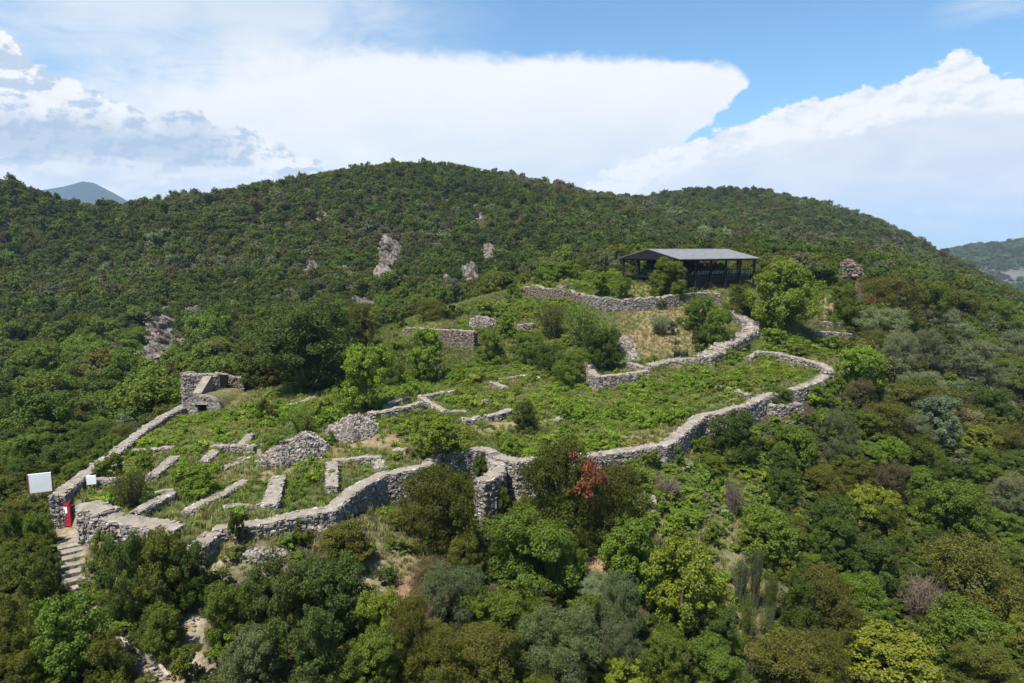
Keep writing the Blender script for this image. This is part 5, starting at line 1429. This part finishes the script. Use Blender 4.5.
print("fill bushes", nfill, "plants", len(ALLP))

# ------------------------------------------------------------------ massed vegetation (stuff)
HAZE = 0.0001
FARP = [crown_mesh("scrub_crown", 200 + i, 1700, 0.085, 0.62, 10, 1.0, 8, stem=False, lm=LEAF_FAR, rr_=(0.18, 0.32)) for i in range(5)]
FARP += [crown_mesh("thicket_crown", 210 + i, 6500, 0.048, 0.62, 20, 1.0, 8, stem=False, lm=LEAF_FAR, rr_=(0.14, 0.27)) for i in range(3)]
PAL = np.array([CLR[k] for k in ('dk', 'gr', 'og', 'ol', 'dull', 'cg', 'bn', 'gg')])
def tints(x, y, probs, jit=0.22, seed=0):
    r = np.random.default_rng(seed); n = len(x)
    a = wrap_noise(x, y, 0.045, 61 + seed) + 0.8 * wrap_noise(x, y, 0.014, 71 + seed) + r.normal(0, 0.5, n)
    order = np.argsort(a); u = np.empty(n); u[order] = np.linspace(0, 1, n)
    k = np.searchsorted(np.cumsum(probs) / np.sum(probs), u).clip(0, len(PAL) - 1)
    return PAL[k] * (1 + r.uniform(-jit, jit, (n, 1))) * (1 + r.uniform(-0.08, 0.08, (n, 3)))
def jgrid(x0, x1, y0, y1, st, seed):
    r = np.random.default_rng(seed)
    gx, gy = np.meshgrid(np.arange(x0, x1, st), np.arange(y0, y1, st))
    return gx.ravel() + r.uniform(-0.5, 0.5, gx.size) * st, gy.ravel() + r.uniform(-0.5, 0.5, gx.size) * st
PQ_ = resample(np.column_stack([poly, poly[:, :1] * 0]), 1.2)[:, :2]
def dist_wall(x, y):
    o_ = np.empty(len(x))
    for s in range(0, len(x), 4000): o_[s:s + 4000] = np.min(np.hypot(x[s:s + 4000, None] - PQ_[None, :, 0], y[s:s + 4000, None] - PQ_[None, :, 1]), axis=1)
    return o_
def filt(x, y, keep): return x[keep], y[keep]
x1, y1 = jgrid(-330, 480, 70, 280, 2.15, 1); x2, y2 = jgrid(-420, 620, 280, 620, 2.6, 2)
x, y = np.concatenate([x1, x2]), np.concatenate([y1, y2])
z = Hg(x, y); px, py, f = proj(x, y, z + 1.5)
keep = (px > -150) & (px < 1180) & (py < 760) & ~inside(x, y)
site_up = (px > 392) & (px < 860) & (py > 276) & (y < 136)
sx = (x > -30) & (x < 62) & (y < 128) & (y > 70)
keep &= ~(site_up | sx & (px > 215) & (px < 850))
x, y, z, px, py = x[keep], y[keep], z[keep], px[keep], py[keep]
v_ = seen(x, y, z, 7.0); x, y, z, px, py = x[v_], y[v_], z[v_], px[v_], py[v_]
rg = np.random.default_rng(77)
ok = np.ones(len(x), bool)
pl_ = np.array(PLANTS)
for s in range(0, len(x), 4000):
    q = slice(s, s + 4000); m_ = y[q] < 150
    d = np.hypot(x[q][:, None] - pl_[None, :, 0], y[q][:, None] - pl_[None, :, 1]) - pl_[None, :, 2] * 0.9
    ok[q] &= ~((d.min(1) < 0.6) & m_)
for a, b_, c, d in RB:
    ok &= ~((px > a - 1) & (px < b_ + 1) & (py > c + 1) & (py < d + 6) & (rg.uniform(size=len(x)) < 0.95))
gap = wrap_noise(x, y, 0.05, 81) + 0.6 * wrap_noise(x, y, 0.16, 82)
dry = ((px > 270) & (px < 520) & (py > 195) & (py < 330)) | ((px > 100) & (px < 260) & (py > 250) & (py < 400))
ok &= ~((rg.uniform(size=len(x)) < np.where(dry, 0.10, 0.02) + np.clip(gap - 0.55, 0, 1) * 0.9))
ok &= ~((np.abs(px - 884) < 10) & (np.abs(py - 388) < 10))
ok &= ~((np.abs(px - 852) < 16) & (py > 256) & (py < 300) & (y < 210))
ok &= ~((np.hypot(x - B0[0] - 1, y - B0[1] - 2) < 8.5) | ((px > 176) & (px < 262) & (y < B0[1] + 3) & (py < 415) & (y > 55)))
ok &= ~((px > 50) & (px < 215) & (dist_wall(x, y) < 3.2))
x, y, z, px, py = x[ok], y[ok], z[ok], px[ok], py[ok]
n = len(x)
w = rg.lognormal(0.0, 0.42, n).clip(0.4, 2.4) * np.where(y < 280, 2.75, 3.15); w *= np.where((px < 230) & (y < 170), 1.25, 1.0)
h = w * rg.uniform(0.65, 1.05, n)
pr_hill = [0.25, 0.20, 0.22, 0.13, 0.06, 0.05, 0.04, 0.05]
tt = tints(x, y, pr_hill, 0.28, 1) * 0.90
lv = (px < 240) & (y < 165)
tt[lv] = tints(x[lv], y[lv], [0.22, 0.34, 0.10, 0.06, 0.03, 0.25, 0.0, 0.0], 0.2, 2)
hillo = scatter("hillside_scrub", np.column_stack([x, y, z - 0.12 * h]), np.column_stack([w, w, h]), np.column_stack([np.zeros(n), np.zeros(n), rg.uniform(0, 6.28, n)]), np.where(y < 175, rg.integers(5, 8, n), rg.integers(0, 5, n)), tt, FARP, "scrub")
hillo['label'] = "dense green scrub covering the hills behind the ruins"
print("hillside", n)
# far ridge on the right
x, y = jgrid(700, 2300, 1050, 1900, 13.0, 5); z = Hg(x, y); px, py, f = proj(x, y, z)
k_ = (px > 850) & (px < 1090); x, y, z, px, py = x[k_], y[k_], z[k_], px[k_], py[k_]; v_ = seen(x, y, z, 25.0); x, y, z = x[v_], y[v_], z[v_]
k_ = wrap_noise(x, y, 0.02, 31) + wrap_noise(x, y, 0.055, 32) < 0.95; x, y, z = x[k_], y[k_], z[k_]; n = len(x)
w = rg.uniform(8, 17, n); h = w * rg.uniform(0.4, 0.7, n)
fo = scatter("distant_woodland", np.column_stack([x, y, z - 1]), np.column_stack([w, w, h]), np.column_stack([np.zeros(n), np.zeros(n), rg.uniform(0, 6.28, n)]), rg.integers(0, 5, n), tints(x, y, pr_hill, 0.2, 3), FARP, "scrub_far")
fo['label'] = "bluish wooded ridge far away on the right"
print("far", n)
# undergrowth between the bushes
LOWP = [crown_mesh("undergrowth_clump", 220 + i, 900, 0.10, 0.55, 9, 1.0, 7, stem=False, lm=LEAF_FAR) for i in range(4)]
x, y = jgrid(-75, 105, 24, 128, 0.95, 7); z = Hg(x, y); px, py, f = proj(x, y, z + 0.4)
k_ = (px > -140) & (px < 1180) & (py < 800) & ~inside(x, y); x, y, z, px, py = x[k_], y[k_], z[k_], px[k_], py[k_]
k_ = seen(x, y, z, 2.0); x, y, z, px, py = x[k_], y[k_], z[k_], px[k_], py[k_]
BARE = [(385, 560, 50, 58, .72), (420, 592, 30, 26, .96), (245, 558, 62, 22, .85), (76, 575, 12, 52, 1), (98, 626, 16, 20, .9), (118, 642, 14, 12, 1), (150, 663, 26, 16, .95), (200, 605, 12, 58, .97), (186, 660, 12, 30, .9), (748, 640, 16, 26, .9), (600, 566, 13, 16, .9), (938, 566, 11, 6, 1), (60, 520, 16, 12, .9), (300, 540, 50, 18, .7), (745, 580, 24, 60, .5), (655, 505, 18, 12, 1), (888, 388, 9, 11, 1), (262, 557, 30, 10, .95)]
ok = np.ones(len(x), bool); u_ = rg.uniform(size=len(x))
for a, b_, c, d, p_r in BARE: ok &= ~((((px - a) / c) ** 2 + ((py - b_) / d) ** 2 < 1) & (u_ < p_r))
dp = np.full(len(x), 9.0)
pq = resample(np.column_stack([poly, poly[:, :1] * 0]), 0.8)[:, :2]
for s in range(0, len(x), 4000): dp[s:s + 4000] = np.min(np.hypot(x[s:s + 4000, None] - pq[None, :, 0], y[s:s + 4000, None] - pq[None, :, 1]), axis=1)
ok &= dp > 1.25
ok &= ~((px > 215) & (px < 850) & (py < 402) & (y > 66))
x, y, z, px, py = [a[ok] for a in (x, y, z, px, py)]; n = len(x)
w = rg.uniform(0.7, 1.7, n); h = w * rg.uniform(0.4, 0.8, n)
wz = ((px > 600) & (px < 800) & (py < 600))
tt = tints(x, y, [0.2, 0.25, 0.18, 0.14, 0.07, 0.10, 0.03, 0.03], 0.25, 4); tt[wz] = tints(x[wz], y[wz], [0.05, 0.35, 0.12, 0.06, 0.12, 0.22, 0.02, 0.06], 0.3, 5) * 1.35
uo = scatter("undergrowth", np.column_stack([x, y, z - 0.1 * h]), np.column_stack([w, w, h]), np.column_stack([np.zeros(n), np.zeros(n), rg.uniform(0, 6.28, n)]), rg.integers(0, 4, n), tt, LOWP, "low_growth")
uo['label'] = "tangled low undergrowth between the bushes of the slopes"
print("undergrowth", n)
# brambles and weeds inside the ruins (regions read off the photograph, on the ground)
def inpoly(px, py, P_):
    r = np.zeros(len(px), bool); k = len(P_)
    for i in range(k):
        (a0, b0), (a1, b1) = P_[i], P_[(i + 1) % k]
        c = (b0 > py) != (b1 > py); r ^= c & (px < (a1 - a0) * (py - b0) / (b1 - b0 + 1e-9) + a0)
    return r
WEEDS2 = [[(610, 465), (668, 452), (690, 460), (760, 470), (790, 500), (770, 540), (730, 560), (690, 540), (640, 520), (612, 500)], [(815, 395), (850, 400), (840, 420), (812, 425)]]
WEEDS = [[(130, 440), (170, 415), (205, 405), (250, 412), (275, 400), (300, 395), (340, 420), (300, 432), (255, 430), (200, 440), (150, 447)], [(490, 395), (545, 385), (590, 385), (650, 378), (700, 372), (760, 365), (815, 372), (760, 385), (745, 390), (715, 390), (700, 408), (665, 425), (600, 432), (560, 415), (520, 405)],
         [(340, 395), (400, 378), (470, 360), (520, 362), (590, 390), (540, 378), (490, 378), (460, 386), (420, 392), (380, 405), (345, 412)], [(440, 330), (470, 312), (520, 300), (590, 300), (600, 330), (560, 350), (500, 340), (480, 335)], [(760, 340), (800, 336), (840, 345), (830, 360), (790, 352), (762, 350)],
         [(540, 425), (610, 432), (640, 438), (560, 455), (505, 452), (500, 440)], [(480, 285), (520, 275), (600, 270), (625, 275), (610, 292), (560, 286), (520, 290)], [(180, 470), (215, 470), (225, 500), (190, 500)], [(100, 460), (150, 452), (160, 470), (120, 485)], [(450, 395), (470, 392), (480, 408), (450, 410)]]
x, y = jgrid(-50, 62, 42, 135, 0.55, 9); z = Hg(x, y); px, py, f = proj(x, y, z + 0.25)
k_ = np.zeros(len(x), bool)
for P_ in WEEDS: k_ |= inpoly(px, py, P_)
w2_ = np.zeros(len(x), bool)
for P_ in WEEDS2: w2_ |= inpoly(px, py, P_)
k_ |= w2_ & (rg.uniform(size=len(x)) < 0.75)
dn = wrap_noise(x, y, 0.55, 91) + 0.5 * wrap_noise(x, y, 1.5, 92)
k_ |= inside(x, y) & (rg.uniform(size=len(x)) < 0.16)
k_ &= (dn > -0.6) & (rg.uniform(size=len(x)) < 0.93) & (inside(x, y) | (py < 402) | w2_) & (dist_wall(x, y) > 1.3) & (np.hypot(x - B0[0] - 1, y - B0[1] + 1.5) > 4.5)
x, y, z, px, py, dn = [a[k_] for a in (x, y, z, px, py, dn)]
k_ = seen(x, y, z, 2.5); x, y, z, px, py, dn = [a[k_] for a in (x, y, z, px, py, dn)]; n = len(x)
lump = np.clip(wrap_noise(x, y, 0.75, 97) + 0.6 * wrap_noise(x, y, 1.9, 98), -1, 1.4)
w = rg.uniform(0.6, 1.25, n) * (1 + 0.35 * np.clip(lump, -0.6, 1.4)); h = w * rg.uniform(0.4, 0.7, n) * (1 + 0.75 * np.clip(lump, -0.5, 1.3))
WP = np.array([(0.118, 0.175, 0.016), (0.098, 0.155, 0.014), (0.140, 0.178, 0.020), (0.072, 0.112, 0.014), (0.125, 0.135, 0.030)])
kk = np.clip(((wrap_noise(x, y, 0.25, 93) + rg.normal(0, 0.4, n)) * 1.3 + 2).astype(int), 0, 4)
bo = scatter("brambles", np.column_stack([x, y, z - 0.06]), np.column_stack([w, w, h]), np.column_stack([np.zeros(n), np.zeros(n), rg.uniform(0, 6.28, n)]), rg.integers(0, 4, n), WP[kk] * 1.38 * (1 + rg.uniform(-0.25, 0.25, (n, 1))), LOWP, "bramble_clumps")
bo['label'] = "bright green brambles and weeds spreading over the terraces"
print("brambles", n)
# grass
def tuft(name, seed, nb):
    rng = np.random.default_rng(seed); V, F = [], []
    for k in range(nb):
        a = rng.uniform(0, 6.28); r = rng.uniform(0, 0.42); b0 = np.array([math.cos(a) * r, math.sin(a) * r, 0]); a2 = rng.uniform(0, 6.28)
        ln = rng.uniform(0.1, 0.5); t = np.array([math.cos(a2), math.sin(a2), 0]); s_ = np.array([-t[1], t[0], 0]) * 0.022; h = rng.uniform(0.45, 1.0)
        mid = b0 + t * ln * 0.35 + np.array([0, 0, h * 0.65]); tip = b0 + t * ln + np.array([0, 0, h])
        i = len(V); V += [b0 - s_, b0 + s_, mid + s_ * 0.8, mid - s_ * 0.8, tip + s_ * 0.1, tip - s_ * 0.1]; F += [(i, i + 1, i + 2, i + 3), (i + 3, i + 2, i + 4, i + 5)]
    o = mesh_obj(name, V, np.array(F), [LEAF_FAR]); COL.objects.unlink(o); return o
TUF = [tuft("grass_tuft", 240 + i, 34) for i in range(4)]
x, y = jgrid(-55, 65, 30, 135, 0.5, 12); z = Hg(x, y); px, py, f = proj(x, y, z)
ins_ = inside(x, y); up = (py < 402) & (py > 272) & (px > 215) & (px < 850) & (y > 70)
out_ = (((px - 390) / 75) ** 2 + ((py - 555) / 60) ** 2 < 1) | (((px - 255) / 70) ** 2 + ((py - 556) / 28) ** 2 < 1) | (((px - 745) / 34) ** 2 + ((py - 590) / 75) ** 2 < 1) | (((px - 690) / 110) ** 2 + ((py - 500) / 60) ** 2 < 1) | (((px - 45) / 30) ** 2 + ((py - 505) / 30) ** 2 < 1) | (((px - 85) / 40) ** 2 + ((py - 585) / 60) ** 2 < 0.7)
k_ = ins_ | up | out_
for a, b_, c, d, p_r in [(380, 441, 38, 7, .8), (300, 463, 30, 7, .8), (76, 575, 9, 50, .9), (590, 442, 40, 5, .5), (495, 427, 24, 6, .7), (420, 592, 20, 18, .7)]: k_ &= ~((((px - a) / c) ** 2 + ((py - b_) / d) ** 2 < 1) & (rg.uniform(size=len(x)) < p_r))
k_ &= rg.uniform(size=len(x)) < np.where(out_, 0.7, 0.75)
k_ &= (px > -20) & (px < 1044) & (py < 700)
x, y, z, px, py = [a[k_] for a in (x, y, z, px, py)]; k_ = seen(x, y, z, 2.0); x, y, z, px, py = [a[k_] for a in (x, y, z, px, py)]; n = len(x)
dryw = np.clip(0.2 + 0.45 * wrap_noise(x, y, 0.22, 95) + 0.3 * wrap_noise(x, y, 0.8, 96), 0, 1)
dryw = np.where((((px - 665) / 52) ** 2 + ((py - 330) / 36) ** 2 < 1), np.clip(dryw + 0.6, 0, 1), dryw); dryw = np.where((((px - 390) / 75) ** 2 + ((py - 555) / 60) ** 2 < 1), np.clip(dryw + 0.45, 0, 1), dryw)
tt = (np.array([[0.125, 0.168, 0.024]]) * (1 - dryw[:, None]) + np.array([[0.30, 0.245, 0.125]]) * dryw[:, None]) * (1 + rg.uniform(-0.25, 0.25, (n, 1)))
s = rg.uniform(0.45, 0.9, n); hh = s * rg.uniform(0.45, 0.95, n)
go = scatter("grass", np.column_stack([x, y, z - 0.02]), np.column_stack([s, s, hh]), np.column_stack([np.zeros(n), np.zeros(n), rg.uniform(0, 6.28, n)]), rg.integers(0, 4, n), tt, TUF, "tufts")
go['label'] = "green and dry grass growing between the ruined walls"
print("grass", n)

# ------------------------------------------------------------------ labels of the remaining bushes
LM = [("red gate", 67, 508), ("stone steps", 76, 575), ("large white board", 42, 480), ("thick lower left wall", 135, 530), ("bare lower track", 198, 610), ("flat pale stones", 262, 557), ("olive brown bank bush", 340, 552), ("big round olive bush", 443, 515),
      ("red tinged bush", 588, 480), ("large fresh green bush", 535, 562), ("yellow leaved tree", 680, 595), ("reeds", 752, 605), ("very dark rounded bush", 734, 437), ("square stone bastion", 786, 412), ("bright corner tree", 858, 370), ("small round brown bush", 862, 393),
      ("silvery green tree", 943, 422), ("leafless brown shrub", 920, 602), ("silvery leaved shrub", 972, 600), ("greyish right edge tree", 1003, 498), ("brown crest bush", 888, 298), ("widest olive tree", 973, 368), ("big plane tree", 782, 296), ("dark shelter", 690, 262),
      ("round shelter bush", 670, 280), ("huge dark tree", 310, 348), ("ruined house", 205, 388), ("rusty edged terrace wall", 435, 335), ("square walled plot", 615, 368), ("dome shaped bush", 525, 418), ("feathery bright bush", 582, 325), ("tall stone heap", 295, 452), ("diagonal stone wall", 742, 335), ("path at bottom left", 130, 648), ("stones in the weeds", 655, 505), ("round tower", 490, 470), ("grey bottom bush", 562, 655), ("tan grass slope", 662, 340)]
FORM = {'dense': "rounded bush", 'juniper': "dense bush", 'broad': "leafy bush", 'olive': "feathery bush", 'small': "small shrub", 'spray': "wispy shrub", 'bare': "bare shrub"}
def direction(dx_, dy_):
    if abs(dx_) > 2.2 * abs(dy_): return "right of" if dx_ > 0 else "left of"
    if abs(dy_) > 2.2 * abs(dx_): return "below" if dy_ > 0 else "above"
    return ("below and " if dy_ > 0 else "above and ") + ("right of" if dx_ > 0 else "left of")
bk = {}
for root, cl, kd, w_, h_, pxy in AUTO:
    d = sorted((math.hypot(pxy[0] - a, pxy[1] - b_), nm, a, b_) for nm, a, b_ in LM)[0]
    key = f"{WORD[cl]} {FORM[kd]} {direction(pxy[0] - d[2], pxy[1] - d[3])} the {d[1]}"
    bk.setdefault(key, []).append((d[0], root))
ORD = ["nearest", "second nearest", "third nearest", "fourth nearest", "fifth nearest", "sixth nearest", "seventh nearest", "eighth nearest", "ninth nearest", "tenth nearest", "eleventh nearest", "twelfth nearest"]
for key, L_ in bk.items():
    L_.sort(key=lambda t: t[0])
    for i, (dd, root) in enumerate(L_):
        root['label'] = key if len(L_) == 1 else f"{key}, {ORD[min(i, 11)]}"
for root in ALLP:
    c_ = root['category']
    root['group'] = {'bush': "bushes on the slopes and terraces", 'olive tree': "olive trees on the right slope"}.get(c_, {'tree': "single trees around the ruins", 'reeds': "reeds on the lower slope", 'ivy': "ivy on the round tower"}.get(c_, "bushes on the slopes and terraces"))

# ------------------------------------------------------------------ haze
m, n_, out = mat("haze_air")
pv = n_.n('ShaderNodeVolumePrincipled')
pv.inputs['Color'].default_value = (0.50, 0.72, 1.0, 1); pv.inputs['Density'].default_value = HAZE
m.node_tree.links.new(pv.outputs[0], out.inputs['Volume'])
hb = MB(); hb.box((-250, 3150, 195), (5200, 3450, 265))
zlo = float(ZZ.min()) - 1
hb = MB(); z0h, z1h = zlo, max(60.0, float(ZZ.max())) + 12
hb.box((0, (GY[0] + GY[-1]) / 2, (z0h + z1h) / 2), ((GX[-1] - GX[0]) / 2 + 5, (GY[-1] - GY[0]) / 2 + 5, (z1h - z0h) / 2))
ho = hb.build("haze", [m]); tag(ho, kind='stuff')
lab = {}
for o in bpy.data.objects:
    if 'label' in o and o.parent is None:
        l = o['label']; k = len(l.split())
        if k < 4 or k > 16: print("LABEL LENGTH", k, l)
        if l in lab: print("DUP", l)
        lab[l] = 1
